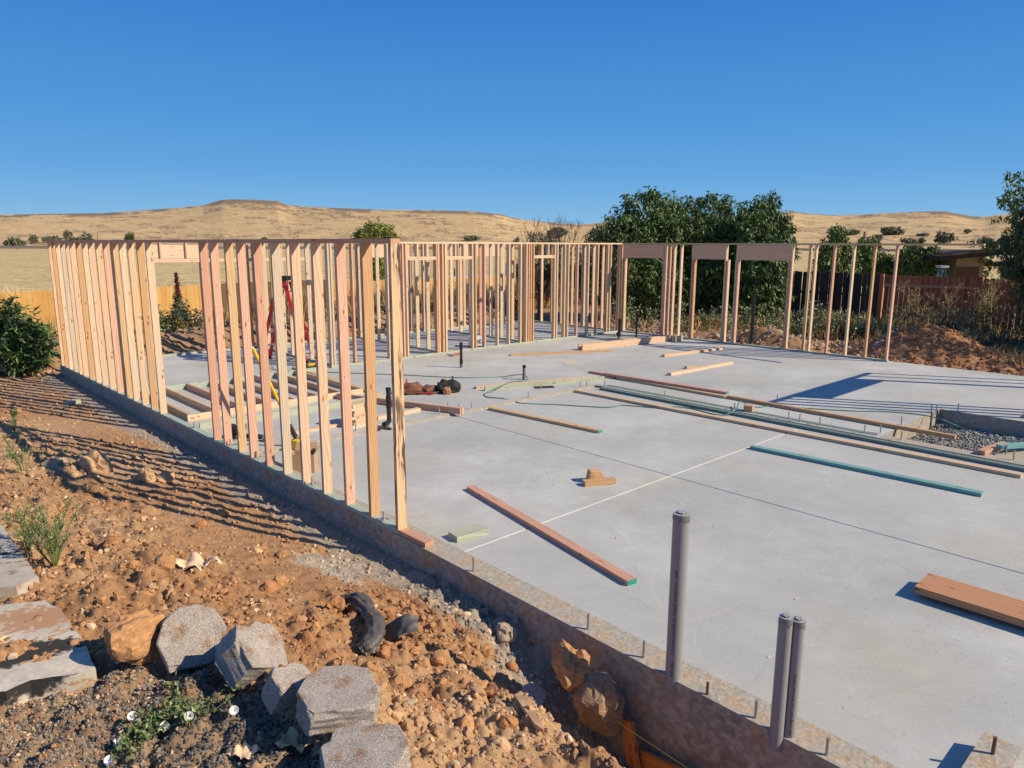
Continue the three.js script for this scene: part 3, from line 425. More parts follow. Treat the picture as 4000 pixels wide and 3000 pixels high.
// ---------- pipes ----------
const ABS = std(.012, .012, .013, .42), DUSTY = std(.16, .155, .15, .8), PVC = std(.27, .275, .28, .36), TAPE = std(.42, .42, .42, .45, { metalness: .15 });
function ring(r, h, y) { const g = new THREE.CylinderGeometry(r, r, h, 20); g.translate(0, y, 0); return g; }
function ventPipe(p, h, r, label, { tee, collar = [], y0 = 0, base = true } = {}) {
  const o = thing('vent_pipe', label, 'pipe', 'black plumbing pipes rising from the slab', p.clone().setY(y0)); part('pipe', ring(r, h + .05, h / 2 - .025), ABS, o); part('cap', ring(r * 1.18, .045, h - .022), ABS, o);
  for (const c of collar) part('coupling', ring(r * 1.22, .07, c), ABS, o); if (base) part('tape_wrap', ring(r * 1.12, .07, .035), DUSTY, o);
  if (tee) { const g = new THREE.CylinderGeometry(r * 1.05, r * 1.05, .14, 16); g.rotateZ(Math.PI / 2); g.rotateY(tee[1]); g.translate(-.08 * Math.cos(tee[1]), tee[0], .08 * Math.sin(tee[1])); part('side_branch', g, ABS, o); }
  return o;
}
ventPipe(px(1802, 1436), .5, .027, 'black vent pipe standing alone on the open house slab', { collar: [.12, .42] });
ventPipe(px(2047, 1484), .265, .027, 'short grey stub pipe with the green hose looped round it', {}).children[0].material = DUSTY;
ventPipe(px(2418, 1322), .5, .036, 'black pipe with side branch near the inner wall end', { tee: [.14, .4], collar: [.1] });
ventPipe(px(2485, 1318), .70, .025, 'slim black pipe by the first right hand doorway', { collar: [.4] });
ventPipe(px(2933, 1350), 1.3, .04, 'tall black pipe standing in the right hand stud wall', { collar: [.2] });
ventPipe(px(1521, 1668), .53, .030, 'thick black vent pipe with silver base near the slab step', { tee: [.07, .5], collar: [.30, .38] }).children.at(-2).material = TAPE;
function canvasTex(w, h, draw) { const c = document.createElement('canvas'); c.width = w; c.height = h; const x = c.getContext('2d'); draw(x, w, h); const t = new THREE.CanvasTexture(c); t.colorSpace = THREE.SRGBColorSpace; return t; }
function conduit(p, h, r, label, text, turn, group) {
  const o = thing('conduit', label, 'pipe', group, p.clone().setY(0)); const body = part('pipe', new THREE.CylinderGeometry(r, r, h + .07, 40, 1, true), PVC, o, new V3(0, h / 2 - .035, 0));
  part('tape_top', new THREE.CylinderGeometry(r * 1.01, r * 1.01, .004, 40), TAPE, o, new V3(0, h + .001, 0));
  { // ragged duct tape skirt
    const pos = [], idx = [], n = 60, rr = rng(Math.floor(h * 997)); for (let i = 0; i <= n; i++) { const a = i / n * 6.2832, l = .018 + .03 * Math.pow(rr(), 2), q = r * (1.012 + .05 * rr()); pos.push(Math.cos(a) * r * 1.01, h + .002, Math.sin(a) * r * 1.01, Math.cos(a) * r * 1.02, h - .008, Math.sin(a) * r * 1.02, Math.cos(a) * q, h - l, Math.sin(a) * q); if (i) { const b = (i - 1) * 3; for (const k of [0, 1]) idx.push(b + k, b + 3 + k, b + k + 1, b + 3 + k, b + 4 + k, b + k + 1); } }
    const g = new THREE.BufferGeometry(); g.setAttribute('position', new THREE.Float32BufferAttribute(pos, 3)); g.setIndex(idx); g.computeVertexNormals(); const m = TAPE.clone(); m.side = THREE.DoubleSide; m.color = lin(.2, .2, .21); part('tape_skirt', g, m, o);
    const rg = []; for (let k = 0; k < 5; k++) { const b = new THREE.BoxGeometry(r * (1.2 - .1 * k), .004, .012 + .004 * k); b.rotateY(k * 1.15 + h); b.rotateZ((k - 2) * .06); b.translate(0, h + .006 + k * .0016, 0); rg.push(b); } part('tape_fold', mergeGeometries(rg), TAPE, o);
  }
  const th = h * .93, t = canvasTex(2048, 64, (x, w, hh) => { x.fillStyle = '#8e8e91'; x.fillRect(0, 0, w, hh); x.fillStyle = '#161616'; x.font = 'bold 40px sans-serif'; x.textBaseline = 'middle'; x.fillText(text, 12, hh / 2 + 2, w - 24); });
  const arc = .030 / r, g = new THREE.CylinderGeometry(r + .0006, r + .0006, th, 8, 1, true, -arc / 2, arc), uv = g.attributes.uv; for (let i = 0; i < uv.count; i++) { const a = uv.getX(i), b = uv.getY(i); uv.setXY(i, b, 1 - a); }
  const pm = new THREE.MeshStandardMaterial({ map: t, roughness: .4, color: lin(.98, .98, 1) }); part('printed_line', g, pm, o, new V3(0, h * .48, 0)).rotation.y = turn; return o;
}
const toCam = (p) => Math.atan2(-p.x, -p.z);
{ const p = px(2612, 2640); p.x = 3.16; p.z = -2.04; conduit(p, .965, .0455, 'tall grey conduit with taped top at the slab edge', '@ JM Eagle  ▬▬▬▬  3" SCHEDULE 80 RIGID PVC CONDUIT MAXIMUM 90° C WIRE', toCam(p) - .25, 'grey taped conduits');
  const a = new V3(3.120, 0, -1.408), b = new V3(3.172, 0, -1.370); conduit(a, .635, .0325, 'left one of the paired grey conduits at the slab edge', 'Atkore | Heritage Plastics | 2"', toCam(a) - 1.9, 'grey taped conduits'); conduit(b, .615, .0325, 'printed one of the paired grey conduits at the slab edge', 'Atkore | Heritage Plastics | A and Tube & Conduit | SCHEDULE', toCam(b) + .15, 'grey taped conduits'); }

// ---------- tools and other loose things ----------
const HOSE_M = std(.05, .20, .145, .5);
{ const hp = [[1060, 1400, .1], [1075, 1445], [1130, 1448], [1190, 1440], [1250, 1452], [1330, 1456], [1450, 1460], [1600, 1466], [1800, 1475], [1960, 1472], [2020, 1464, .05], [2052, 1466, .06], [2062, 1482], [2045, 1489], [2010, 1490], [1975, 1500, .06], [1945, 1513, .075], [1905, 1530, .03], [1892, 1541], [1905, 1551], [1960, 1556], [2035, 1574], [2180, 1581], [2300, 1588], [2380, 1591], [2430, 1583], [2500, 1588], [2570, 1594], [2640, 1589, .01], [2700, 1596, .0], [2820, 1621, .01], [2870, 1604, .05], [2895, 1568, .08], [2935, 1588, .02], [3045, 1584], [3130, 1593], [3330, 1605], [3480, 1609], [3610, 1622], [3680, 1640, .0], [3740, 1664, -.12], [3860, 1712, -.19], [4040, 1722, -.19]];
  const pts = hp.map(([u, v, y]) => { const p0 = px(u, v, y ?? 0), gar = p0.x < 9.36 && p0.z > -7.9; const yy = (y ?? 0) + (gar && (y ?? 0) >= 0 ? GF : 0) + .008; return px(u, v, yy); }); solo('air_hose', tubePts(pts, .0075, 700, 6), HOSE_M, 'green air hose snaking over the slab', 'hose'); }
// red step ladder
{
  const o = thing('step_ladder', 'red fibreglass step ladder standing behind the long stud wall', 'ladder', undefined, new V3(6.62, .002, -13.78)); o.rotation.y = Math.atan2(-.72, .69) + 0;
  const RED = std(.62, .035, .018, .45), ALU = std(.50, .51, .52, .4, { metalness: .6 }), BLK = std(.02, .02, .02, .6), Hh = 1.72, rail = (x0, z0, x1, z1, y1) => { const a = new V3(x0, .05, z0), b = new V3(x1, y1, z1), d = b.clone().sub(a), g = new THREE.BoxGeometry(.028, d.length(), .07); g.rotateY(Math.PI / 2); const m = part('rail', g, RED, o); m.position.copy(a).add(b).multiplyScalar(.5); m.quaternion.setFromUnitVectors(new V3(0, 1, 0), d.normalize()); return m; };
  for (const s of [-1, 1]) { const f = rail(-.50, s * .26, -.06, s * .16, 1.66), b = rail(.44, s * .25, .06, s * .15, 1.62); part('foot', boxAt(.07, .06, .05, -.51, .03, s * .26), BLK, o); part('foot', boxAt(.07, .06, .05, .455, .03, s * .25), BLK, o); }
  { const lab = part('warning_label', boxAt(.002, .17, .05, 0, 0, 0), std(.75, .68, .03, .5), o); lab.position.set(-.262, 1.12, .218); lab.rotation.z = -.26; const blu = part('badge', boxAt(.002, .10, .045, 0, 0, 0), new THREE.MeshStandardMaterial({ map: canvasTex(64, 128, (x) => { x.fillStyle = '#d8d8e0'; x.fillRect(0, 0, 64, 128); x.fillStyle = '#2a2f86'; x.beginPath(); x.ellipse(32, 64, 26, 58, 0, 0, 7); x.fill(); x.fillStyle = '#eee'; x.fillRect(22, 40, 20, 50); }), roughness: .5 }), o); blu.position.set(-.375, .70, .241); blu.rotation.z = -.26; }
  for (let k = 0; k < 5; k++) { const t = (.28 + k * .295) / 1.66, x = lerp(-.5, -.06, t), w = lerp(.52, .32, t); part('step', boxAt(.085, .02, w, x, .05 + t * 1.61, 0), ALU, o); const xb = lerp(.44, .06, t), wb = lerp(.5, .3, t); part('rear_rung', boxAt(.03, .03, wb, xb, .05 + t * 1.57, 0), ALU, o); }
  part('top_cap', boxAt(.24, .085, .36, 0, Hh - .03, 0), BLK, o); part('spreader', boxAt(.55, .02, .008, 0, .95, .21), ALU, o); part('spreader', boxAt(.55, .02, .008, 0, .95, -.21), ALU, o);
}
// yellow pole leaning on the studs
{
  const a = px(1172, 1742), b = pxX(988, 1361, 3.33), o = thing('floor_pole', 'yellow pole with black foot leaning inside the long wall', 'tool', undefined, new V3(a.x, .0, a.z)); const L = b.clone().sub(new V3(a.x, 0, a.z)), k = L.clone().multiplyScalar(.24), Y = std(.80, .50, .02, .45), B = std(.02, .02, .022, .6);
  part('shaft', cylBetween(k, L, .019, .019, 12), Y, o); part('tip', cylBetween(L, L.clone().multiplyScalar(1.02), .017, .012, 12), std(.5, .5, .48, .5), o); part('grip', cylBetween(L.clone().multiplyScalar(.1), k, .03, .022, 12), B, o); part('foot', new THREE.SphereGeometry(.06, 14, 10).scale(1.4, .8, .8).translate(L.x * .07, .06, L.z * .07), B, o); part('base', boxAt(.16, .1, .09, -.04, .052 + GF * 0, .06, .4), Y, o);
}
function openBox(name, label, p, w, h, d, ry, mat, flaps, cat = 'box') { const o = thing(name, label, cat, undefined, p); o.rotation.y = ry; const t = .006; for (const [a, s] of [['side', 1], ['side', -1]]) { part('side', boxAt(w, h, t, 0, h / 2, s * (d / 2 - t / 2)), mat, o); part('side', boxAt(t, h, d - 2 * t - .001, s * (w / 2 - t / 2), h / 2, 0), mat, o); } part('base', boxAt(w - 2 * t - .001, t, d - 2 * t - .001, 0, t / 2 + .001, 0), mat, o); flaps.forEach(([sx, sz, a]) => { const f = part('flap', boxAt(sx ? .1 : w * .9, t * .6, sx ? d * .9 : .1, sx ? .05 * sx : 0, 0, sz ? .05 * sz : 0), mat, o); f.position.set(sx * w / 2, h, sz * d / 2); f.rotation.z = sx * a; f.rotation.x = -sz * a; }); return o; }
const CARD = std(.42, .28, .17, .9);
openBox('cardboard_box', 'open brown cardboard box on the garage floor behind a stud', px(1190, 1838, GF).setY(GFY), .26, .2, .17, -.75, CARD, [[1, 0, 1.1], [-1, 0, .5], [0, -1, .9]]);
{ const lab = new THREE.MeshStandardMaterial({ roughness: .7, map: canvasTex(256, 192, (x) => { x.fillStyle = '#e4e2e6'; x.fillRect(0, 0, 256, 192); x.fillStyle = '#2b2450'; x.fillRect(0, 160, 256, 32); x.fillStyle = '#6a5aa8'; x.fillRect(24, 30, 90, 16); x.fillRect(24, 56, 60, 8); x.fillRect(150, 36, 70, 26); x.fillStyle = '#4a4560'; for (let k = 0; k < 4; k++) x.fillRect(24, 78 + k * 16, 70 + k * 10, 7); x.fillRect(160, 90, 28, 34); x.fillRect(200, 90, 28, 34); }) });
  openBox('printed_carton', 'white printed carton on the slab behind the inner wall', px(1862, 1354).setY(.001), .36, .25, .3, -.62, lab, [[1, 0, -.6], [0, 1, -.7]], 'box'); }
{ // hammer
  const o = thing('hammer', 'claw hammer with red handle lying on the slab', 'hammer', undefined, px(1765, 1391).setY(.02)); o.rotation.y = .25; part('handle', new THREE.CapsuleGeometry(.016, .26, 4, 8).rotateZ(Math.PI / 2).translate(.15, 0, 0), std(.55, .03, .02, .5), o); part('head', mergeGeometries([boxAt(.035, .03, .13, -.02, 0, 0), boxAt(.03, .012, .07, -.03, .01, -.08, 0, .3)]), std(.35, .35, .35, .4, { metalness: .7 }), o); }
{ // leather tool belt: two pouches on a black belt
  const c = px(1690, 1535), o = thing('tool_belt', 'leather tool belt with two pouches lying on the slab', 'tool belt', undefined, c.clone().setY(.001)), LE = std(.17, .065, .035, .65), LD = std(.012, .011, .011, .7), TAN = std(.34, .17, .09, .8); const d = new V3().subVectors(px(1790, 1530), px(1590, 1540)).setY(0).normalize(), ang = Math.atan2(-d.z, d.x); o.rotation.y = ang;
  const crumple = (seed, sx, sy, sz) => { const g = new THREE.SphereGeometry(1, 30, 22), p = g.attributes.position; for (let i = 0; i < p.count; i++) { const x = p.getX(i), y = p.getY(i), z = p.getZ(i), k = 1 + .6 * (n3(x * 1.7 + seed, y * 2, z * 1.7) - .5) + .35 * Math.abs(n3(x * 4, y * 4 + seed, z * 4) - .5) * 2; p.setXYZ(i, Math.sign(x) * Math.pow(Math.abs(x), .7) * sx * k, Math.max((y + .6) * sy * k, 0), Math.sign(z) * Math.pow(Math.abs(z), .7) * sz * k); } g.computeVertexNormals(); return g; };
  // an open pouch lying on its back: rounded section, gathered base, sagging mouth
  const pouch = (seed, w, h, d, x, z, ry, tilt, mat, name = 'pouch') => { const pos = [], idx = [], N = 28, M = 12; for (let j = 0; j <= M; j++) for (let i = 0; i <= N; i++) { const t = j / M, a = i / N * 6.2832, c = Math.cos(a), q = Math.sin(a), r = Math.pow(t < .12 ? t / .12 : 1, .5) * (.82 + .25 * t) * (1 + .22 * (n3(c * 1.6 + seed, t * 3, q * 1.6) - .5)), mouth = t > .9 ? 1 + .12 * Math.sin(a * 3 + seed) : 1; pos.push(Math.sign(c) * Math.pow(Math.abs(c), .6) * w / 2 * r * mouth, t * h * (1 + .10 * Math.sin(a * 2 + seed) * t), Math.sign(q) * Math.pow(Math.abs(q), .6) * d / 2 * r * (1 - .25 * t * (q > 0 ? 1 : 0))); if (i && j) { const e = j * (N + 1) + i; idx.push(e, e - 1, e - N - 1, e - 1, e - N - 2, e - N - 1); } } const g = new THREE.BufferGeometry(); g.setAttribute('position', new THREE.Float32BufferAttribute(pos, 3)); g.setIndex(idx); g.computeVertexNormals(); g.rotateX(-tilt); g.computeBoundingBox(); g.translate(0, -g.boundingBox.min.y, 0); const m2 = mat.clone(); m2.side = THREE.DoubleSide; const m = part(name, g, m2, o, new V3(x, 0, z)); m.rotation.y = ry; return m; };
  part('pouch', crumple(3, .18, .10, .12), LE, o, new V3(-.34, 0, -.03)); pouch(8, .2, .2, .11, -.17, .06, -.9, 1.3, LE); part('pouch', crumple(21, .20, .115, .13), LD, o, new V3(.27, 0, -.02)); pouch(27, .20, .20, .13, .43, .03, .9, 1.2, LE); part('tool_holster', crumple(31, .06, .065, .055), TAN, o, new V3(.21, 0, .15)); part('strap', tubePts([new V3(-.25, .03, .1), new V3(-.05, .02, .13), new V3(.1, .03, .08), new V3(.2, .07, .05)], .014, 30, 6), LE, o);
  for (const [x, z, l, c] of [[-.42, -.06, .17, [.5, .03, .02]], [.34, -.05, .2, [.03, .03, .03]], [.24, -.08, .16, [.55, .4, .05]]]) part('tool_handle', cylBetween(new V3(x, .12, z), new V3(x + .03, .12 + l * .5, z - l * .8), .013, .013), std(...c, .5), o);
  const b = []; for (let k = 0; k <= 12; k++) { const t = k / 12; b.push(new V3(-.2 + .45 * t, .02 + .11 * Math.sin(t * 3.14) * (.4 + t * .6), -.08 - .05 * Math.sin(t * 6))); } part('belt', tubePts(b, .016, 40, 6).scale(1, 1, 1), LD, o); part('tool_handle', cylBetween(new V3(-.2, .03, .1), new V3(-.02, .03, .17), .015, .015), std(.5, .03, .03, .5), o); }
{ // nail gun by the ladder
  const o = thing('nail_gun', 'yellow and black nail gun lying under the red ladder', 'nail gun', undefined, px(1225, 1437).setY(.002)); o.rotation.y = -.5; const Y = std(.75, .46, .02, .5), B = std(.015, .015, .016, .6); part('body', new THREE.CapsuleGeometry(.045, .16, 4, 10).rotateZ(Math.PI / 2).translate(0, .05, 0), Y, o); part('handle', boxAt(.045, .17, .04, .06, .06, .08, 0, 1.2), B, o); part('magazine', boxAt(.4, .045, .035, -.02, .03, .15, .35), B, o); part('nose', boxAt(.05, .06, .04, -.15, .05, .02), B, o); }
{ // circular saw and drill behind the studs
  const o = thing('circular_saw', 'black and silver power saw on the slab behind the long wall', 'saw', undefined, px(918, 1712).setY(.002)), B = std(.02, .02, .022, .45), S = std(.45, .45, .45, .4, { metalness: .7 }); o.rotation.y = .4; part('motor', new THREE.CapsuleGeometry(.05, .1, 4, 12).rotateX(Math.PI / 2).translate(0, .09, .04), B, o); part('guard', new THREE.CylinderGeometry(.09, .09, .03, 22).rotateX(Math.PI / 2).translate(0, .09, -.05), B, o); part('shoe', boxAt(.26, .006, .15, 0, .004, 0), S, o); part('handle', new THREE.TorusGeometry(.06, .016, 8, 16).translate(.09, .12, .03), B, o);
  const d = thing('grinder', 'yellow and silver grinder on the slab behind the long wall', 'grinder', undefined, px(1012, 1722).setY(.002)); d.rotation.y = -.9; part('body', new THREE.CapsuleGeometry(.032, .17, 4, 12).rotateZ(Math.PI / 2).translate(-.06, .05, 0), B, d); part('gear_head', new THREE.SphereGeometry(.04, 14, 10).translate(.08, .05, 0), S, d); part('guard', new THREE.CylinderGeometry(.06, .06, .02, 18).translate(.13, .03, 0), std(.75, .48, .02, .5), d); }
solo('floor_hole', new THREE.BoxGeometry(.34, .0035, .16), std(.006, .006, .006, 1), 'square black hole boxed out in the slab beside the treated plate', 'hole', undefined, px(2125, 1513).setY(.0045)).rotation.y = -.5;
{ // scraps of paper, chips and sawdust on the slab
  const r = rng(91), gl = [], ad = (u, v, w, d, h, y) => { const p = px(u, v, y), g = new THREE.BoxGeometry(w, h, d); g.rotateY(r() * 3); g.translate(p.x, y + h / 2 + .0015, p.z); return g; };
  const wh = []; for (let k = 0; k < 70; k++) { const u = 1700 + 2300 * r(), v = 1390 + 1400 * r() * r(), p = px(u, v, 0); if (p.x < 3.6 || p.x > 15.5 || (p.x > 9.2 && p.z > -3.4) || Math.abs(p.x - 9.36) < .15 || Math.abs(p.z + 7.9) < .15) continue; wh.push(ad(u, v, .012 + .03 * r(), .006 + .01 * r(), .002, p.x < 9.3 && p.z > -7.8 ? GF : 0)); }
  const m = solo('floor_litter', mergeGeometries(wh), std(.58, .52, .44, .9), 'small wood chips and paper scraps scattered over the slab', 'litter'); m.userData.kind = 'stuff';
  const sd = []; for (const [cu, cv, n, s] of [[1620, 2010, 90, 60], [1320, 1925, 50, 25], [1560, 2060, 80, 50]]) for (let k = 0; k < n; k++) { const u = cu + (r() - .5) * s * 3, v = cv + (r() - .5) * s * 1.6, p = px(u, v, GF); if (p.x < eX(p.z, RIMW) + .02) continue; sd.push(ad(u, v, .004 + .008 * r(), .004 + .004 * r(), .0015, GF)); }
  const q = solo('sawdust', mergeGeometries(sd), std(.68, .52, .34, .95), 'pale sawdust specks on the floor beside the end stud', 'sawdust'); q.userData.kind = 'stuff';
  for (const [u, v, w, d] of [[2225, 1417, .5, .22], [1685, 1454, .18, .12]]) { const sh = new THREE.Shape(); const n = 9; for (let k = 0; k < n; k++) { const a = k / n * 6.283, q2 = .6 + .5 * r(); k ? sh.lineTo(Math.cos(a) * w / 2 * q2, Math.sin(a) * d / 2 * q2) : sh.moveTo(Math.cos(a) * w / 2 * q2, Math.sin(a) * d / 2 * q2); } const g = new THREE.ExtrudeGeometry(sh, { depth: .003, bevelEnabled: false }); g.rotateX(-Math.PI / 2); solo('paper_scrap', g, std(.62, .47, .33, .9), 'flat tan scrap of paper on the house slab', 'paper', 'paper scraps on the slab', px(u, v).setY(.002)).rotation.y = .3; }
}
// ---------- stones, blocks and litter in the yard ----------
const CLOD_M = new THREE.MeshStandardMaterial({ map: DIRT_T, bumpMap: DIRT_T, bumpScale: .008, color: lin(.62, .335, .15), roughness: .97 }), CLODP_M = CLOD_M.clone(), CLODG_M = CLOD_M.clone(); CLODP_M.color = lin(.70, .46, .26); CLODG_M.color = lin(.52, .43, .33);
const CLOD_R = CLOD_M.clone(); CLOD_R.color = lin(.56, .27, .115);
function boulder(name, label, u, v, s, seed, mat, opt = {}, group, cat = 'stone') { const p = pxG(u, v), [a, b, c] = s; const m = solo(name, rockGeo(seed, a, b, c, { detail: opt.detail ?? 4, rough: opt.rough ?? .7 }), mat, label, cat, group, p.add(new V3(0, b * (opt.sink ?? .45), 0))); m.rotation.set(opt.rx ?? 0, opt.ry ?? seed, opt.rz ?? 0); return m; }
boulder('boulder', 'big orange dirt boulder beside the upright grey block', 530, 2560, [.17, .17, .15], 3, CLOD_M, { sink: .55, detail: 5, rough: .85 });
boulder('boulder', 'pale pointed rock striped by the stud shadows', 378, 1835, [.19, .15, .16], 8, CLODP_M, { sink: .2, rough: .9 });
boulder('boulder', 'rounded grey rock at the shadow edge left of the pale pointed one', 225, 1825, [.15, .11, .13], 12, CLODG_M, { sink: .15, rough: .9 });
boulder('boulder', 'tan rock pair standing among the stud shadows, taller half', 580, 1885, [.10, .12, .09], 15, CLODP_M, { sink: .3, rough: .9 });
boulder('boulder', 'smooth leaning rock beside the taller tan one', 645, 1885, [.10, .08, .12], 19, CLODP_M, { sink: .3, rough: .9 });
boulder('boulder', 'orange clod pointed like a tooth near the dry cream leaf', 650, 2260, [.07, .085, .065], 22, CLOD_M, { rough: .3 });
{ const m = solo('boulder', rockGeo(27, .125, .145, .12, { detail: 5, rough: .75 }), CLOD_M, 'lumpy orange dirt boulder perched beside the trench', 'stone', undefined, pxX(2222, 2612, 2.90)); m.rotation.y = 1;
  const LUMP = CLODG_M.clone(); LUMP.color = lin(.40, .28, .19); const q = solo('boulder', rockGeo(33, .13, .22, .125, { detail: 5, rough: .6 }), LUMP, 'tall brown concrete lump standing in the trench', 'stone', undefined, pxX(2330, 2730, 2.97)); q.rotation.y = 2; }
boulder('boulder', 'round brown stone at the trench lip near the string line', 1990, 2850, [.05, .045, .045], 36, CLOD_R);
boulder('boulder', 'grey tan lump by the footing with dried concrete on it', 1980, 2490, [.09, .08, .09], 41, CLODG_M);
[[300, 1740], [155, 1730], [95, 1850], [250, 1935], [520, 1795], [430, 1960], [235, 1990], [340, 1890], [870, 2010], [585, 1955], [330, 2080], [150, 2250], [270, 2240], [560, 2030], [700, 1990], [780, 2065], [1100, 2280], [1130, 2350], [1250, 2360], [1320, 2400], [1610, 2450], [1700, 2420], [1790, 2410], [1810, 2490], [1850, 2530], [1740, 2560], [1870, 2700], [1920, 2720], [1960, 2650], [1800, 2620], [1650, 2620], [1500, 2560], [1440, 2650], [1400, 2600], [1610, 2740], [1700, 2790], [1820, 2840], [1890, 2780], [1560, 2680], [1050, 2310], [930, 2270], [1180, 2440], [1230, 2500], [440, 2150], [520, 2210], [600, 2330], [840, 2340], [700, 2420], [170, 2420], [120, 2330], [60, 1880], [30, 1620], [70, 1610], [190, 1660], [1715, 2600], [2000, 2600], [1900, 2560], [2080, 2500], [2140, 2480], [1620, 2570], [1730, 2690], [1960, 2930], [1840, 2930], [1760, 2960], [1100, 2180], [1000, 2160]].forEach(([u, v], i) => { const k = .017 + .042 * Math.pow(hash2(i, 4), 1.8); boulder('dirt_clod', 'loose orange dirt clod lying on the bare soil beside the foundation', u, v, [k * (1 + .4 * hash2(i, 1)), k, k * (1 + .3 * hash2(i, 2))], 50 + i, [CLOD_M, CLODP_M, CLOD_M, CLOD_R][i % 4], { detail: 3, sink: .22, rough: .75 }, 'larger dirt clods beside the foundation', 'dirt clod'); });
// small clods and pebbles
const dirtCols = [[.52, .27, .125], [.60, .34, .17], [.46, .22, .09], [.66, .44, .26], [.40, .20, .09], [.50, .38, .28]];
const yardPt = (r) => { const z = -1.1 - 15.5 * Math.pow(r(), 1.7), x = -1.2 + 4.35 * Math.pow(r(), .8), ex = leftX(z) - .02; if (x > ex) return null; if (z > -5 && polyDist(GRAVEL_POLY, x, z) > .05) return null; if (r() > .25 + .75 * lumpy(x, z)) return null; const y = groundH(x, z); if (y < -.75) return null; return new V3(x, y + .002, z); };
scatter('dirt_crumbs', 42000, yardPt, (r, p) => (.0032 + .020 * Math.pow(r(), 3.6)) * (1 + .5 * (fbm(p.x * 2, p.z * 2) > .55)), (p, r) => { const c = groundTone(p.x, p.z); return r() > .94 ? [.62, .46, .30] : [c[0] * .85, c[1] * .82, c[2] * .8]; }, 'small loose crumbs of orange dirt beside the slab');
const gravPt = (r) => { const x = -.4 + 2.0 * r(), z = -1.6 - 3.2 * r(); const d = polyDist(GRAVEL_POLY, x, z); if (d < -.03 + .08 * r()) return null; const dens = sstep(.33, .55, fbm(x * 2.1 + 4, z * 2.1, 3) + .14 * sstep(.2, .9, x)); if (r() > .06 + .94 * dens * dens) return null; return new V3(x, groundH(x, z) + .003, z); };
scatter('yard_gravel', 11000, gravPt, (r) => .0045 + .0075 * Math.pow(r(), 1.6), (p, r) => { const q = sstep(.45, .8, p.x + .3 * (fbm(p.x * 4, p.z * 4, 2) - .5)) * sstep(-3.75, -3.4, p.z), L = [[.15, .14, .12], [.22, .20, .165], [.30, .265, .21], [.42, .29, .18], [.20, .20, .17], [.52, .38, .25], [.11, .10, .09], [.44, .21, .10]], D = [[.06, .058, .055], [.09, .085, .08], [.13, .12, .11], [.20, .18, .15]]; return r() < .15 + q * .75 ? D[Math.floor(r() * 4)] : L[Math.floor(r() * 8)]; }, 'dark mixed gravel inside the ring of blocks');
const heapPt = (r) => { const a = r() * 6.28, q = Math.sqrt(r()) * 2.1, x = 18.6 + Math.cos(a) * q * 1.2, z = -5.1 + Math.sin(a) * q * 1.2; if (x < 16) return null; return new V3(x, groundH(x, z) + .01, z); };
scatter('heap_clods', 3000, heapPt, (r) => .012 + .055 * Math.pow(r(), 3), [[.40, .195, .085], [.44, .225, .10], [.35, .165, .07]], 'crumbly red brown clods on the dirt heap');
const bermPt = (r) => { const x = 1 + 15.5 * r(), z = -16.5 - 4.2 * r(); return new V3(x, groundH(x, z) + .01, z); };
scatter('berm_clods', 4200, bermPt, (r) => .015 + .06 * Math.pow(r(), 3), [[.36, .22, .125], [.46, .31, .19], [.28, .17, .10]], 'stony clods on the dirt bank behind the slab');
const rtPt = (r) => { const x = 16.05 + 3.4 * r(), z = -15.5 + 9.5 * r(); return new V3(x, groundH(x, z) + .01, z); };
scatter('side_clods', 2600, rtPt, (r) => .015 + .075 * Math.pow(r(), 3.4), [[.36, .22, .125], [.46, .31, .19], [.40, .34, .28]], 'stones and clods on the strip beside the right wall');

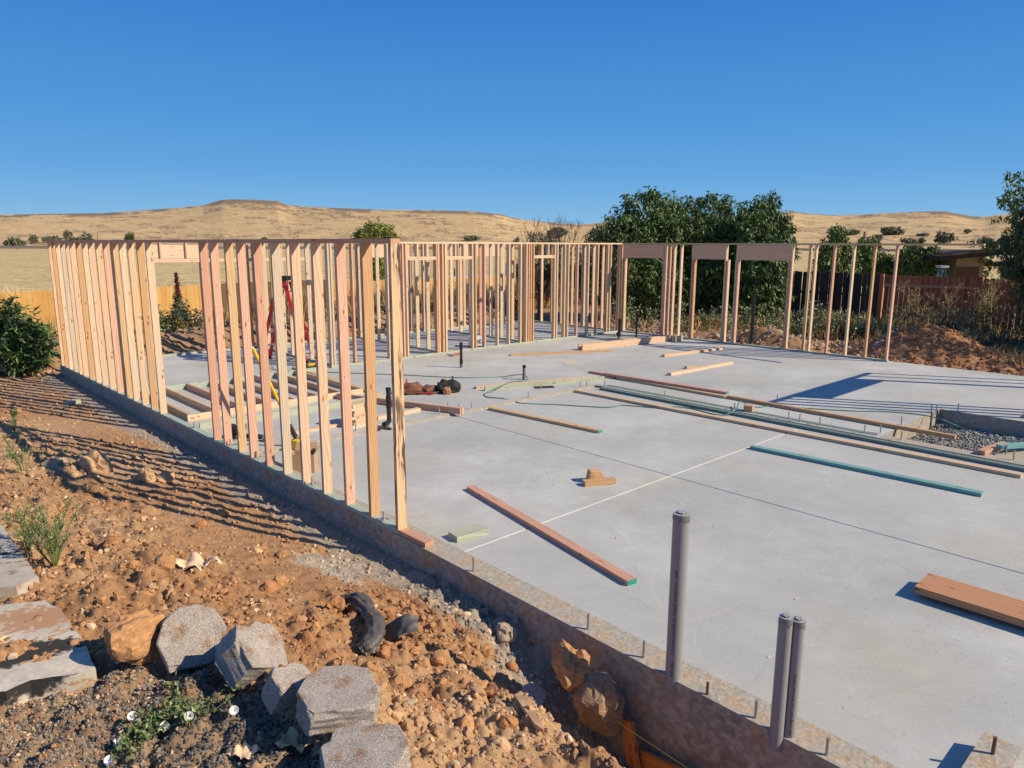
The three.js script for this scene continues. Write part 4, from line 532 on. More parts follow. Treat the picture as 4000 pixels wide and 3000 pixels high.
// landscaping blocks
const BLOCK_T = tex(512, 512, (i, j, u, v) => { const a = hash2(i >> 2, j >> 2), b = hash2((i >> 1) + 99, j >> 1), n = tfbm(u, v, 8, 3, 6), s = .80 + .34 * (a - .5) + .24 * (b - .5) + .18 * (n - .5) + (a > .93 ? .25 : 0), k = a > .6 ? .05 : 0, st = sstep(.5, .68, tfbm(u, v, 5, 3, 61)); return mix3([s, s * (1 - k * .5), s * (1 - k)], [s * .86, s * .70, s * .56], st * .7); });
BLOCK_T.repeat.set(2.4, 2.4); const BLOCK_M = new THREE.MeshStandardMaterial({ map: BLOCK_T, bumpMap: BLOCK_T, bumpScale: .0012, color: lin(.56, .50, .445), roughness: .97 });
function blockGeo(w, d, t, seed, cut = 0) { // tapered back, rounded split front, broken edges
  const s = new THREE.Shape(), P = [[-w * .36, 0], [w * .36, 0], [w * .5, d * .52], [w * .36, d * .86], [w * .12, d], [-w * .14, d * (1 - cut)], [-w * .38, d * .84], [-w * .5, d * .5]]; P.forEach(([a, b], i) => i ? s.lineTo(a, b) : s.moveTo(a, b));
  let g = new THREE.ExtrudeGeometry(s, { depth: t, bevelEnabled: true, bevelSize: .006, bevelThickness: .006, bevelSegments: 1, curveSegments: 4, steps: 10 }); g.translate(0, -d / 2, -t / 2);
  g = new TessellateModifier(.022, 7).modify(g); { const q = g.attributes.position, uv = g.attributes.uv; for (let i = 0; i < q.count; i++) uv.setXY(i, q.getX(i) + q.getZ(i) * .7 + seed, q.getY(i) + q.getZ(i) * .7); }
  const p = g.attributes.position, cz = t / 2; for (let i = 0; i < p.count; i++) { let x = p.getX(i), y = p.getY(i), z = p.getZ(i); const ez = sstep(cz - .035, cz + .004, Math.abs(z)), rim = sstep(.80, 1.0, Math.max(Math.abs(x) / (w * .5), Math.abs(y) / (d * .5))); const chip = Math.max(0, n3(x * 13 + seed, y * 13, z * 13) - .46) * .55 * ez * rim, k = 1 - chip * 1.2 - .012 * n3(x * 30, y * 30 + seed, z * 30); x *= k; y *= k; z *= 1 - chip * 2.2; z += .006 * (n3(x * 18 + seed, y * 18, z * 9) - .5); const side = 1 - sstep(cz - .02, cz, Math.abs(z)); x *= 1 + side * .12 * (n3(x * 9 + seed, y * 9, z * 26) - .5); y *= 1 + side * .14 * (n3(x * 11, y * 11 + seed, z * 24) - .5); p.setXYZ(i, x, y, z); }
  g.computeVertexNormals(); g = toCreasedNormals(g, .5); g.rotateX(-Math.PI / 2); return g;
}
function block(label, u, v, w, d, t, rx, ry, rz, dy, seed, cut) { const p = pxG(u, v), m = solo('landscape_block', blockGeo(w, d, t, seed, cut), BLOCK_M, label, 'block', 'grey landscaping blocks ringing the gravel', p); m.rotation.set(rx, ry, rz, 'YXZ'); m.position.y += dy; return m; }
block('grey block standing on edge beside the orange boulder', 755, 2560, .34, .31, .12, 1.0, -.25, -.05, .10, 3);
block('tumbled grey block with a shaded hollow next to the upright one', 985, 2610, .31, .29, .17, .55, -.1, -.55, .09, 7, .2);
block('small wedge shaped broken block on the gravel rim', 1125, 2740, .20, .17, .14, .35, -.2, -.35, .06, 11, .2);
block('flat grey block lying level behind the yellow dry leaf', 1330, 2820, .37, .32, .13, .06, -.45, -.06, .06, 15);
block('flat grey block touching the level one at the gravel rim', 1430, 3010, .36, .30, .13, .08, -.7, .0, .05, 19);
block('lone scorched block lying on dirt by the wooden stake', 2075, 2770, .17, .14, .12, .3, .5, .2, .055, 23, .1);
// broken concrete slabs at the yard's edge
{
  const OLD_T = tex(512, 512, (i, j, u, v) => { const a = tfbm(u, v, 14, 4, 2), b = tfbm(u, v, 50, 3, 9), c = tfbm(u, v, 4, 4, 31); let s = .78 + .25 * (a - .5) + .18 * (b - .5), k = sstep(.52, .66, c + .25 * (b - .5)); let q = [s, s * .975, s * .935]; q = mix3(q, [.62, .40, .24], .75 * k * sstep(.4, .6, a)); const d = sstep(.62, .70, tfbm(u, v, 5, 3, 77) + .2 * (b - .5)); return mix3(q, [.17, .165, .17], d * .9); });
  const m = new THREE.MeshStandardMaterial({ map: OLD_T, bumpMap: OLD_T, bumpScale: .01, color: lin(.80, .76, .70), roughness: .95 });
  const slabP = (label, pts, y, t, seed, mt = m) => { const P = pts.map(([u, v]) => px(u, v, y)), out = []; for (let i = 0; i < P.length; i++) { const a = P[i], b = P[(i + 1) % P.length], n = Math.max(1, Math.round(a.distanceTo(b) / .05)); for (let k = 0; k < n; k++) { const x = lerp(a.x, b.x, k / n), z = lerp(a.z, b.z, k / n); out.push([x + .02 * (fbm(x * 20 + seed, z * 20) - .5), z + .02 * (fbm(x * 20, z * 20 + seed) - .5)]); } } let g = prism(out, y, y - t); solo('broken_slab', g, mt, label, 'concrete slab', 'broken concrete at the yard edge'); };
  // the near slab's own marks: a band of old tar and soil spilt over its far half
  const poly = (a) => a.map(([u, v]) => px(u, v, .212)), TAR = poly([[-400, 2520], [0, 2545], [60, 2520], [180, 2505], [300, 2498], [335, 2525], [250, 2550], [120, 2570], [40, 2610], [-400, 2660]]), SOIL = poly([[-500, 2400], [60, 2380], [240, 2350], [330, 2420], [215, 2470], [60, 2450], [-500, 2470]]), SX = -.4, SZ = -5.4, SS = 1.8;
  const TAR_T = tex(700, 700, (i, j, u, v) => { const x = SX + u * SS, z = -(-SZ - SS + v * SS) - SS * 0, n = fbm(x * 40, z * 40, 3), f = fbm(x * 11, z * 11, 3), s = .86 + .16 * (f - .5) + .16 * (n - .5); let c = [s, s * .975, s * .93]; c = mix3(c, [.72, .52, .36], .75 * sstep(-.05, .08, polyDist(SOIL, x, z) + .3 * (f - .5) + .35 * (n - .5))); return mix3(c, [.19, .185, .19], .95 * sstep(-.02, .02, polyDist(TAR, x, z) + .09 * (f - .5) + .08 * (n - .5))); }); TAR_T.repeat.set(1 / SS, 1 / SS); TAR_T.offset.set(-SX / SS, -(-SZ - SS) / SS);
  const tarM = new THREE.MeshStandardMaterial({ map: TAR_T, bumpMap: TAR_T, bumpScale: .004, color: lin(.80, .76, .70), roughness: .95 });
  slabP('broken old concrete slab with a black tar stain beside the gravel', [[-500, 2420], [170, 2345], [240, 2380], [330, 2510], [372, 2612], [250, 2640], [120, 2655], [20, 2700], [-500, 2760]], .212, .2, 3, tarM);
  slabP('broken pale concrete slab half buried behind the green weed', [[-500, 2010], [0, 2040], [70, 2140], [150, 2255], [60, 2290], [-500, 2330]], .19, .2, 9);
}
// torn plastic drain pipe
{
  const o = thing('torn_pipe', 'torn black plastic drain pipe half filled with dirt', 'pipe', undefined, pxG(1450, 2500)), P = [[1330, 2375, .02], [1390, 2400, .05], [1440, 2445, .06], [1470, 2500, .06], [1450, 2545, .05], [1410, 2550, .02]].map(([u, v, y]) => pxG(u, v).add(new V3(0, y, 0)).sub(o.position)), cv = new THREE.CatmullRomCurve3(P), pos = [], idx = [], n = 60, m = 14, fr = cv.computeFrenetFrames(n);
  for (let i = 0; i <= n; i++) { const t = i / n, c = cv.getPoint(t), T = cv.getTangent(t), S = new V3(0, 1, 0).cross(T).normalize(), U = T.clone().cross(S), r = (.034 + .02 * Math.sin(t * 2.6)) * (1 + .07 * Math.sin(t * 120)); for (let k = 0; k <= m; k++) { const a = lerp(-.35, 3.5, k / m) + .25 * (fbm(t * 8, k * .4) - .5), q = r * (1 + .9 * (fbm(t * 22, k * .9, 3) - .5) + .3 * Math.sin(k * 1.9 + t * 9) * (t < .35 ? 1.2 : .35)); pos.push(c.x + S.x * Math.cos(a) * q + U.x * Math.sin(a) * q, c.y + Math.sin(a) * q * .8, c.z + S.z * Math.cos(a) * q + U.z * Math.sin(a) * q); if (i && k) { const b = i * (m + 1) + k; idx.push(b, b - 1, b - m - 1, b - 1, b - m - 2, b - m - 1); } } }
  const g = new THREE.BufferGeometry(); g.setAttribute('position', new THREE.Float32BufferAttribute(pos, 3)); g.setIndex(idx); g.computeVertexNormals(); const PL_M = std(.10, .092, .085, .55, { side: THREE.DoubleSide }); part('pipe_wall', g, PL_M, o);
  const sheet = new THREE.PlaneGeometry(.30, .12, 30, 12), sp = sheet.attributes.position; for (let i = 0; i < sp.count; i++) { const x = sp.getX(i), y = sp.getY(i); sp.setZ(i, .05 * (fbm(x * 14 + 3, y * 14, 3) - .5) + .05 * Math.sin(x * 16)); } sheet.computeVertexNormals(); const s2 = part('torn_flap', sheet, PL_M, o); s2.position.copy(pxG(1540, 2510).sub(o.position)).add(new V3(0, .05, 0)); s2.rotation.set(-1.1, -.9, .2, 'YXZ');
}
// stake, string line, form boards
{
  const a = pxG(2020, 2770).add(new V3(0, .03, 0)), b = pxG(2120, 2890).add(new V3(0, .035, 0)), d = b.clone().sub(a), L = d.length(), sh = new THREE.Shape([[-L / 2, -.019], [L / 2 - .05, -.019], [L / 2, 0], [L / 2 - .05, .019], [-L / 2, .019]].map(([x, y]) => new THREE.Vector2(x, y))), g = new THREE.ExtrudeGeometry(sh, { depth: .022, bevelEnabled: false }); g.translate(0, 0, -.011); g.rotateX(-Math.PI / 2); const m = solo('wooden_stake', g, wood(4, .62, .42, .26), 'pointed wooden stake lying on the dirt', 'stake', undefined, a.clone().add(b).multiplyScalar(.5)); m.rotation.set(0, Math.atan2(-d.z, d.x), Math.asin(d.y / L), 'YXZ');
  const s0 = pxG(2165, 2660).add(new V3(0, .03, 0)), s1 = px(2700, 3010, -.32); solo('string_line', tubePts([s0, s0.clone().lerp(s1, .5).add(new V3(0, -.012, 0)), s1], .0022, 40, 5), std(.72, .66, .10, .7), 'yellow mason string stretched over the trench', 'string');
  const FB = wood(0, .62, .25, .07); const fb = (label, u, v, L2, H2, ry, rz, dy) => { const p = pxX(u, v, 3.03), q = solo('form_board', boardGeo(L2, H2, .02, 3), FB, label, 'board', 'orange form boards in the trench', p); q.rotation.set(0, ry, rz, 'YXZ'); q.position.y += dy; return q; };
  fb('orange splintered board standing upright in the trench', 2465, 2830, .26, .11, 1.3, 1.25, -.12); fb('orange form board lying along the trench bottom', 2610, 2985, .55, .14, 1.45, -.25, -.06);
}
// dry leaves and crumpled paper
function crinkle(name, label, u, v, w, h, mat, seed, cat, group) { const g = new THREE.PlaneGeometry(w, h, 26, 20), p = g.attributes.position; for (let i = 0; i < p.count; i++) { const x = p.getX(i), y = p.getY(i), e = Math.hypot(x / w, y / h) * 2, k = 1 - .35 * (fbm(x * 40 + seed, y * 40, 2) - .2) * e; p.setXYZ(i, x * k, y * k, .22 * w * (fbm(x * 16 / w * .12 + seed, y * 16 / w * .12, 3) - .4) + .15 * w * Math.abs(Math.sin((x + y) * 14 / w * .4 + seed)) * e); } g.computeVertexNormals(); g.rotateX(-Math.PI / 2); const o = solo(name, g, mat, label, cat, group, pxG(u, v).add(new V3(0, .018, 0))); o.rotation.y = seed; return o; }
const LEAFD = std(.66, .47, .24, .85, { side: THREE.DoubleSide }), CREAM = std(.72, .52, .33, .9, { side: THREE.DoubleSide }), GREYP = std(.52, .52, .52, .7, { side: THREE.DoubleSide });
crinkle('dry_leaf', 'curled yellow dry leaf on gravel beside the level block', 1165, 2925, .19, .15, LEAFD, 2.3, 'leaf'); crinkle('dry_leaf', 'crumpled cream dry leaf on the dirt beyond the boulder', 770, 2225, .34, .2, CREAM, 5.1, 'leaf'); crinkle('dry_leaf', 'small cream dry leaf in the gravel near the flowers', 960, 2960, .12, .1, CREAM, 8.2, 'leaf'); crinkle('plastic_scrap', 'grey crumpled plastic scrap between two level blocks', 1275, 2890, .12, .08, GREYP, 3.7, 'plastic');
solo('pipe_scrap', new THREE.TorusGeometry(.022, .006, 8, 20, 5).rotateX(1.1), std(.62, .60, .56, .6), 'broken white ring of pipe by the boulder', 'pipe', undefined, pxG(472, 2600).add(new V3(0, .02, 0)));

crinkle('plastic_strip', 'white plastic strip lying at the foot of the leafy bush', 45, 1470, 1.0, .14, std(.66, .66, .66, .7, { side: THREE.DoubleSide }), 6.6, 'plastic');
{ const p = pxG(285, 1578); const m = solo('offcut', boardGeo(.24, .06, .12, 6), PT, 'weathered grey offcut lying on the dirt near the footing', 'board', undefined, p.add(new V3(0, .03, 0))); m.rotation.y = .4; }
// ---------- plants ----------
// leaves: folded diamonds with own colours, all merged into one crown
function leafGeo(n, place, { l = .1, w = .03, cols, seed = 1, droop = .5 }) {
  const r = rng(seed), pos = new Float32Array(n * 18), col = new Float32Array(n * 18), nor = null, d = new V3(), s = new V3(), u = new V3(0, 1, 0), c = new V3(), tmp = new V3(); let o = 0;
  const put = (p, k) => { pos[o] = p.x; pos[o + 1] = p.y; pos[o + 2] = p.z; col[o] = k[0]; col[o + 1] = k[1]; col[o + 2] = k[2]; o += 3; };
  const A = new V3(), B = new V3(), C = new V3(), D = new V3();
  for (let i = 0; i < n; i++) {
    const q = place(r, i, d); if (!q) continue; const L = l * (.55 + .8 * r()) * (q.s ?? 1), W = w * (.6 + .7 * r()) * (q.s ?? 1); if (!q.dir) d.set(r() - .5, (r() - .5) * .9 - droop, r() - .5).normalize(); else d.copy(q.dir);
    s.set(r() - .5, r() - .5, r() - .5).cross(d).normalize(); tmp.crossVectors(d, s); const a = cols[Math.floor(r() * cols.length)], f = .7 + .6 * r(), k = [a[0] * f, a[1] * f, a[2] * f];
    A.copy(q.p); C.copy(q.p).addScaledVector(d, L); B.copy(q.p).addScaledVector(d, L * .45).addScaledVector(s, W / 2).addScaledVector(tmp, W * .2); D.copy(q.p).addScaledVector(d, L * .45).addScaledVector(s, -W / 2).addScaledVector(tmp, W * .2);
    put(A, k); put(B, k); put(C, k); put(A, k); put(C, k); put(D, k);
  }
  const g = new THREE.BufferGeometry(); g.setAttribute('position', new THREE.BufferAttribute(pos.slice(0, o), 3)); g.setAttribute('color', new THREE.BufferAttribute(col.slice(0, o), 3)); g.computeVertexNormals(); return g;
}
const LEAF_M = new THREE.MeshPhysicalMaterial({ vertexColors: true, roughness: .5, side: THREE.DoubleSide, transmission: .12, thickness: 0 }), DRYL_M = new THREE.MeshStandardMaterial({ vertexColors: true, roughness: .9, side: THREE.DoubleSide }), BARK = std(.15, .105, .075, .95), BARKD = std(.085, .06, .045, .95);
// sprays of leaves round twig tips spread through blobs [x, y, z, rx, ry, rz]
function sprayPlace(blobs, per, spread, shell = .55) {
  const tot = blobs.reduce((a, b) => a + b[3] * b[4] * b[5], 0); let tip = new V3(), left = 0, out = new V3();
  return (r) => {
    if (left-- <= 0) { left = Math.floor(per * (.4 + 1.2 * r())); let t = r() * tot, b = blobs[0]; for (const q of blobs) { t -= q[3] * q[4] * q[5]; if (t <= 0) { b = q; break; } } const th = r() * 6.283, cz = 2 * r() - 1, rr = Math.pow(lerp(shell * shell * shell, 1.12, r()), 1 / 3) * (r() > .88 ? 1.12 + .22 * r() : 1), sn = Math.sqrt(1 - cz * cz); out.set(sn * Math.cos(th), cz, sn * Math.sin(th)); const bump = .55 + .9 * n3(out.x * 3.1 + b[0], out.y * 2.3 + b[1], out.z * 2.3 + b[2]); tip.set(b[0] + out.x * b[3] * rr * bump, b[1] + out.y * b[4] * rr * bump, b[2] + out.z * b[5] * rr * bump); }
    return { p: new V3(tip.x + (r() + r() - 1) * spread, tip.y + (r() + r() - 1) * spread, tip.z + (r() + r() - 1) * spread) };
  };
}
function limbs(base, tips, r0, r, mid = .45) { const g = []; for (const t of tips) { const m = base.clone().lerp(t, mid).add(new V3((r() - .5) * .3, .15 * r(), (r() - .5) * .3)); g.push(cylBetween(base, m, r0, r0 * .62, 7), cylBetween(m, t, r0 * .62, r0 * .14, 6)); for (let k = 0; k < 3; k++) { const s = m.clone().lerp(t, .2 + .6 * r()), e = s.clone().add(new V3((r() - .5) * .9, .3 + .4 * r(), (r() - .5) * .9)); g.push(cylBetween(s, e, r0 * .25, r0 * .06, 5)); } } return mergeGeometries(g); }
function tree(name, label, base, blobs, n, opt, group, trunkR = .09) { // blobs given relative to base
  const o = thing(name, label, 'tree', group, base), r = rng(opt.seed); const fork = new V3(0, Math.min(...blobs.map((b) => b[1] - b[4])) * .5 + .35 * (opt.fork ?? 1), 0);
  part('trunk', cylBetween(new V3(0, -.15, 0), fork, trunkR * 1.25, trunkR, 9), BARKD, o); part('limbs', limbs(fork, blobs.map((b) => new V3(b[0], b[1], b[2])), trunkR * .7, r), BARKD, o);
  part('crown', leafGeo(n, sprayPlace(blobs, opt.per ?? 12, opt.spread ?? .16, opt.shell), opt), LEAF_M, o); return o;
}
const at = (u, v, dep) => { const p = pxD(u, v, dep); p.y = groundH(p.x, p.z); return p; };
// blobs from photo: centre pixel, half width and half height in pixels, at a depth
function pxBlobs(base, list, dep0) { return list.map(([u, v, ru, rv, dd = 0]) => { const dep = dep0 + dd, p = pxD(u, v, dep).sub(base), k = mPerPx(dep); return [p.x, p.y, p.z, ru * k, rv * k, ru * k * .85]; }); }
const PEACH = [[.06, .125, .026], [.085, .16, .034], [.04, .085, .02], [.115, .20, .04], [.065, .13, .03], [.16, .23, .045]];
{ const b = at(2530, 1240, 25); tree('peach_tree', 'dense dark green tree with a double top behind the first right doorway', b, pxBlobs(b, [[2530, 840, 110, 95], [2460, 930, 150, 95], [2600, 900, 120, 110], [2500, 1040, 170, 110], [2430, 1130, 110, 80], [2600, 1110, 140, 110], [2640, 800, 60, 55, .3]], 25), 30000, { l: .19, w: .058, cols: PEACH, seed: 5, per: 16, spread: .17, droop: .45 }, 'dark trees behind the right wall', .12); }
{ const b = at(2790, 1240, 25.5); tree('peach_tree', 'dense dark green tree with feathery top behind the middle doorway', b, pxBlobs(b, [[2790, 830, 95, 75], [2750, 930, 130, 100], [2850, 960, 130, 110], [2780, 1080, 150, 120], [2880, 1110, 110, 100], [2700, 1020, 90, 110]], 25.5), 26000, { l: .20, w: .055, cols: PEACH, seed: 8, per: 16, spread: .17, droop: .35 }, 'dark trees behind the right wall', .12); }
{ const b = at(2985, 1245, 24.5); tree('peach_tree', 'dark green tree with reaching right branches beside the old fence', b, pxBlobs(b, [[2990, 820, 55, 65], [2950, 900, 110, 95], [3050, 870, 55, 50], [3030, 960, 90, 70], [2970, 1040, 130, 100], [2990, 1130, 110, 90], [3095, 990, 30, 25], [2910, 1150, 80, 80]], 24.5), 25000, { l: .19, w: .058, cols: PEACH, seed: 12, per: 16, spread: .16, droop: .45 }, 'dark trees behind the right wall', .11); }
{ const b = at(2380, 1230, 24); tree('fruit_tree', 'low dark green tree left of the tall dark trees', b, pxBlobs(b, [[2370, 930, 50, 55], [2340, 1010, 60, 70], [2410, 1060, 90, 90], [2330, 1120, 70, 70], [2250, 1040, 40, 60]], 24), 11000, { l: .13, w: .04, cols: [[.07, .10, .025], [.10, .13, .03], [.05, .08, .02], [.15, .16, .04]], seed: 15, per: 12, spread: .15 }, undefined, .08); }
{ const b = at(2110, 1220, 25); tree('fruit_tree', 'half bare dark tree behind the inner wall with small leaves', b, pxBlobs(b, [[2120, 945, 75, 45], [2090, 1030, 80, 60], [2160, 1040, 60, 70], [2120, 1110, 70, 50]], 25), 4200, { l: .09, w: .035, cols: [[.06, .085, .03], [.08, .10, .03], [.12, .11, .04]], seed: 18, per: 7, spread: .15, shell: .2 }, undefined, .09); }
// dead tree: bare twigs
{ const b = at(2060, 1230, 23), o = thing('dead_tree', 'bare grey dead sapling standing above the inner wall plate', 'tree', undefined, b), r = rng(44), g = []; const grow = (p, d, l, rad, k) => { const e = p.clone().addScaledVector(d, l); g.push(cylBetween(p, e, rad, rad * .7, 5)); if (k <= 0) return; const n = k > 2 ? 3 : 2 + (r() > .6); for (let i = 0; i < n; i++) { const nd = d.clone().add(new V3((r() - .5) * 1.0, .12 + .25 * r(), (r() - .5) * 1.0)).normalize(); grow(e, nd, l * (.62 + .25 * r()), rad * .62, k - 1); } }; grow(new V3(0, -.1, 0), new V3(.02, 1, .05).normalize(), 1.0, .05, 5); grow(new V3(.9, -.1, .75), new V3(.05, 1, 0).normalize(), 1.05, .045, 5); part('branches', mergeGeometries(g), std(.13, .10, .085, .95), o); }
const YG = [[.250, .275, .044], [.188, .237, .037], [.325, .325, .062], [.138, .188, .037]];
{ const b = at(1470, 1160, 40); tree('young_tree', 'yellow green rounded tree beyond the wall top at centre', b, pxBlobs(b, [[1470, 925, 70, 55], [1420, 940, 40, 40], [1520, 945, 45, 45], [1470, 1000, 55, 50], [1480, 1060, 40, 30]], 40), 9000, { l: .17, w: .08, cols: YG, seed: 21, per: 10, spread: .2 }, undefined, .1); }
// trees behind the right fence
const ORC = [[.104, .169, .033], [.143, .221, .039], [.072, .117, .026], [.195, .260, .052]];
[[3215, 1150, 30, [[3270, 925, 40, 45], [3240, 1000, 55, 60], [3280, 1060, 70, 50], [3215, 1060, 40, 50], [3310, 990, 40, 40]], 'leafy orchard tree rising behind the black old fence'], [3390, 1150, 32, [[3390, 970, 45, 45], [3420, 1040, 60, 55], [3360, 1060, 50, 45], [3470, 1050, 40, 50]], 'leafy orchard tree behind the leaning wooden pole'], [3570, 1150, 31, [[3570, 1000, 60, 45], [3620, 1030, 50, 45], [3540, 1050, 45, 45], [3640, 990, 30, 35], [3590, 1070, 70, 30]], 'leafy orchard tree beside the shed roof']].forEach(([u, v, dep, bl, lab], i) => { const b = at(u, v, dep); tree('orchard_tree', lab, b, pxBlobs(b, bl, dep), 8500, { l: .16, w: .07, cols: ORC, seed: 30 + i, per: 9, spread: .2 }, 'orchard trees behind the right fence', .09); });
// big shade tree at the right
{ const b = at(4130, 1330, 19); tree('shade_tree', 'large drooping shade tree hanging over the red fence corner', b, pxBlobs(b, [[3998, 760, 22, 50], [3990, 860, 34, 55], [3965, 945, 60, 45], [3905, 975, 40, 24], [4080, 880, 90, 140], [3990, 1030, 60, 55], [4100, 1080, 110, 120], [4010, 1180, 26, 100], [4110, 1260, 90, 110]], 19), 24000, { l: .12, w: .035, cols: [[.05, .10, .03], [.075, .135, .04], [.04, .08, .024], [.12, .17, .05]], seed: 51, per: 14, spread: .14, droop: .7 }, undefined, .16); }
// a tall tree out of the picture that shades the right fence and yard corner, its shadow seen on the fence and ground
{ const b = new V3(23.8, groundH(23.8, 1.2), 1.2); tree('shade_tree', 'tall shade tree beyond the yard corner throwing shadow on the red fence', b, [[0, 3.6, 0, 2.6, 1.7, 2.6], [-1.6, 4.6, -1, 2.0, 1.4, 2.0], [1, 4.4, 1, 1.7, 1.3, 1.7], [0, 2.6, -1.6, 1.5, 1, 1.5], [-1.5, 3, 1.2, 1.3, 1, 1.3]], 14000, { l: .18, w: .07, cols: ORC, seed: 57, per: 14, spread: .2 }, undefined, .18); }
{ const b = new V3(36.4, groundH(36.4, -5.8), -5.8); tree('shade_tree', 'tall leafy tree shading the tan shed from behind the white house', b, [[0, 4, 0, 2.2, 1.6, 2.2], [-1.2, 5.2, -1, 1.8, 1.3, 1.8], [1.2, 5, 1, 1.8, 1.3, 1.8], [-.6, 3, -1.6, 1.8, 1.1, 1.6]], 13000, { l: .2, w: .08, cols: ORC, seed: 59, per: 14, spread: .2 }, undefined, .2); }
// far trees, each set where its foot meets the plain or the hillside
function farG(u, v, dep) { const d = ray(u, v); let t = 120; for (; t < 2600; t *= 1.004) { const x = d.x * t, z = d.z * t, r = Math.hypot(x, z), y = CAM.H + d.y * t, h = r < 695 ? groundH(x, z) : hillH(x, z, Math.atan2(x, -z), r); if (y < h) break; } if (t > 2500) t = dep; const p = EYE.clone().addScaledVector(d, t); p.dep = t; return p; }
[[60, 947, 34, 14, 520], [125, 928, 22, 24, 500], [190, 938, 26, 12, 480], [225, 932, 18, 14, 470], [264, 912, 18, 22, 500], [290, 938, 26, 14, 470], [350, 930, 22, 24, 450], [505, 928, 24, 20, 420], [835, 940, 10, 6, 500], [1035, 934, 14, 8, 520], [1840, 930, 34, 9, 600], [2185, 910, 36, 22, 300], [2145, 918, 18, 20, 300], [3330, 908, 36, 8, 700], [3470, 905, 45, 14, 650], [3600, 917, 20, 4, 700], [3430, 932, 16, 18, 330], [3550, 943, 30, 10, 320], [3600, 940, 18, 12, 320], [3690, 932, 40, 22, 260], [3780, 905, 14, 10, 650], [3860, 950, 40, 20, 200], [2310, 950, 10, 10, 200], [2015, 945, 14, 18, 150]].forEach(([u, v, ru, rv, dep], i) => { const p = farG(u, v + rv, dep); dep = p.dep; const b = pxD(u, v, dep), k = mPerPx(dep); const o = thing('distant_tree', 'small rounded tree standing far off in the dry grassland', 'tree', 'distant trees on the plain', new V3(p.x, p.y, p.z)), q = b.clone().sub(p), R1 = ru * k, R2 = rv * k; part('trunk', cylBetween(new V3(0, -1.2, 0), new V3(0, q.y, 0), R1 * .09, R1 * .05, 6), BARKD, o); const bl = []; const r = rng(i + 90); for (let j = 0; j < 5; j++) bl.push([(r() - .5) * R1 * 1.1, q.y + (r() - .45) * R2 * .9, (r() - .5) * R1, R1 * (.4 + .3 * r()), R2 * (.4 + .3 * r()), R1 * .55]); part('crown', leafGeo(900, sprayPlace(bl, 6, R1 * .12, .5), { l: R1 * .3, w: R1 * .16, cols: i === 7 ? [[.10, .15, .03], [.08, .12, .03]] : [[.15, .165, .085], [.18, .19, .105], [.115, .135, .07], [.22, .22, .12]], seed: i + 7, droop: .1 }), LEAF_M, o); });

// leafy bush by the far left corner
{ const b = pxG(60, 1450), o = thing('leafy_bush', 'dark green bush with long narrow leaves at the wall corner', 'bush', undefined, b), bl = pxBlobs(b, [[40, 1300, 110, 90], [120, 1340, 90, 80], [30, 1230, 60, 60], [150, 1310, 60, 50], [60, 1390, 110, 60], [-60, 1320, 110, 110], [40, 1195, 30, 40]], 14.2); part('leaves', leafGeo(5200, sprayPlace(bl, 9, .10, .3), { l: .19, w: .04, cols: [[.07, .14, .035], [.10, .19, .045], [.05, .10, .03], [.15, .24, .06]], seed: 61, droop: .15 }), LEAF_M, o); const g = []; const r = rng(4); for (let k = 0; k < 26; k++) { const a = new V3((r() - .5) * .5, 0, (r() - .5) * .5), q = bl[k % bl.length]; g.push(cylBetween(a, new V3(q[0] + (r() - .5) * .4, q[1], q[2] + (r() - .5) * .4), .012, .005, 5)); } part('stems', mergeGeometries(g), BARK, o); }
// grass and weeds as blades
function blades(n, place, { h = .5, w = .012, cols, seed, lean = .35, heads = 0 }) {
  const r = rng(seed); return leafGeo(n, (q) => { const p = place(q); if (!p) return null; const a = q() * 6.283, t = lean * q(); return { p, dir: new V3(Math.cos(a) * t, 1, Math.sin(a) * t).normalize(), s: p.s ?? 1 }; }, { l: h, w, cols, seed, droop: 0 });
}
function stuff(name, geo, mat, label, cat) { const m = solo(name, geo, mat, label, cat); m.userData.kind = 'stuff'; return m; }
const STRAW = [[.52, .36, .16], [.44, .29, .12], [.60, .44, .22], [.36, .22, .10], [.48, .34, .17]], RUSTY = [[.34, .19, .09], [.42, .26, .12], [.28, .15, .07], [.50, .34, .17], [.22, .15, .06]];
stuff('dry_weeds', blades(26000, (r) => { const x = 8.6 + 17.2 * r(), z = -20.1 - 6.5 * Math.pow(r(), .9); if (x > 20 && z > -21) return null; const c = fbm(x * 1.1, z * 1.1, 3); if (c < .36 || r() > sstep(.34, .6, c) + .2) return null; const p = new V3(x, groundH(x, z) - .02, z); p.s = .5 + 1.3 * sstep(.4, .7, c); return p; }, { h: .62, w: .035, cols: RUSTY, seed: 3, lean: .75 }), DRYL_M, 'rusty dry weeds standing behind the far wall', 'weeds');
stuff('field_grass', blades(30000, (r) => { const x = -8 + 36 * r(), z = -28 - 30 * Math.pow(r(), 1.6); if (fbm(x * .5, z * .9, 2) < .38) return null; const p = new V3(x, groundH(x, z) - .03, z); p.s = .5 + .9 * r(); return p; }, { h: .5, w: .03, cols: [[.60, .46, .23], [.54, .39, .18], [.66, .52, .28], [.44, .30, .14]], seed: 5, lean: .5 }), DRYL_M, 'tall dry straw coloured grass beyond the fence', 'grass');
stuff('dry_grass', blades(3600, (r) => { const x = 2.0 + 4.5 * r(), z = -21 - 5.5 * r(); if (fbm(x, z, 2) < .4) return null; return new V3(x, groundH(x, z) - .02, z); }, { h: .7, w: .02, cols: STRAW, seed: 9, lean: .8 }), DRYL_M, 'tangled dry straw at the foot of the new fence', 'grass');
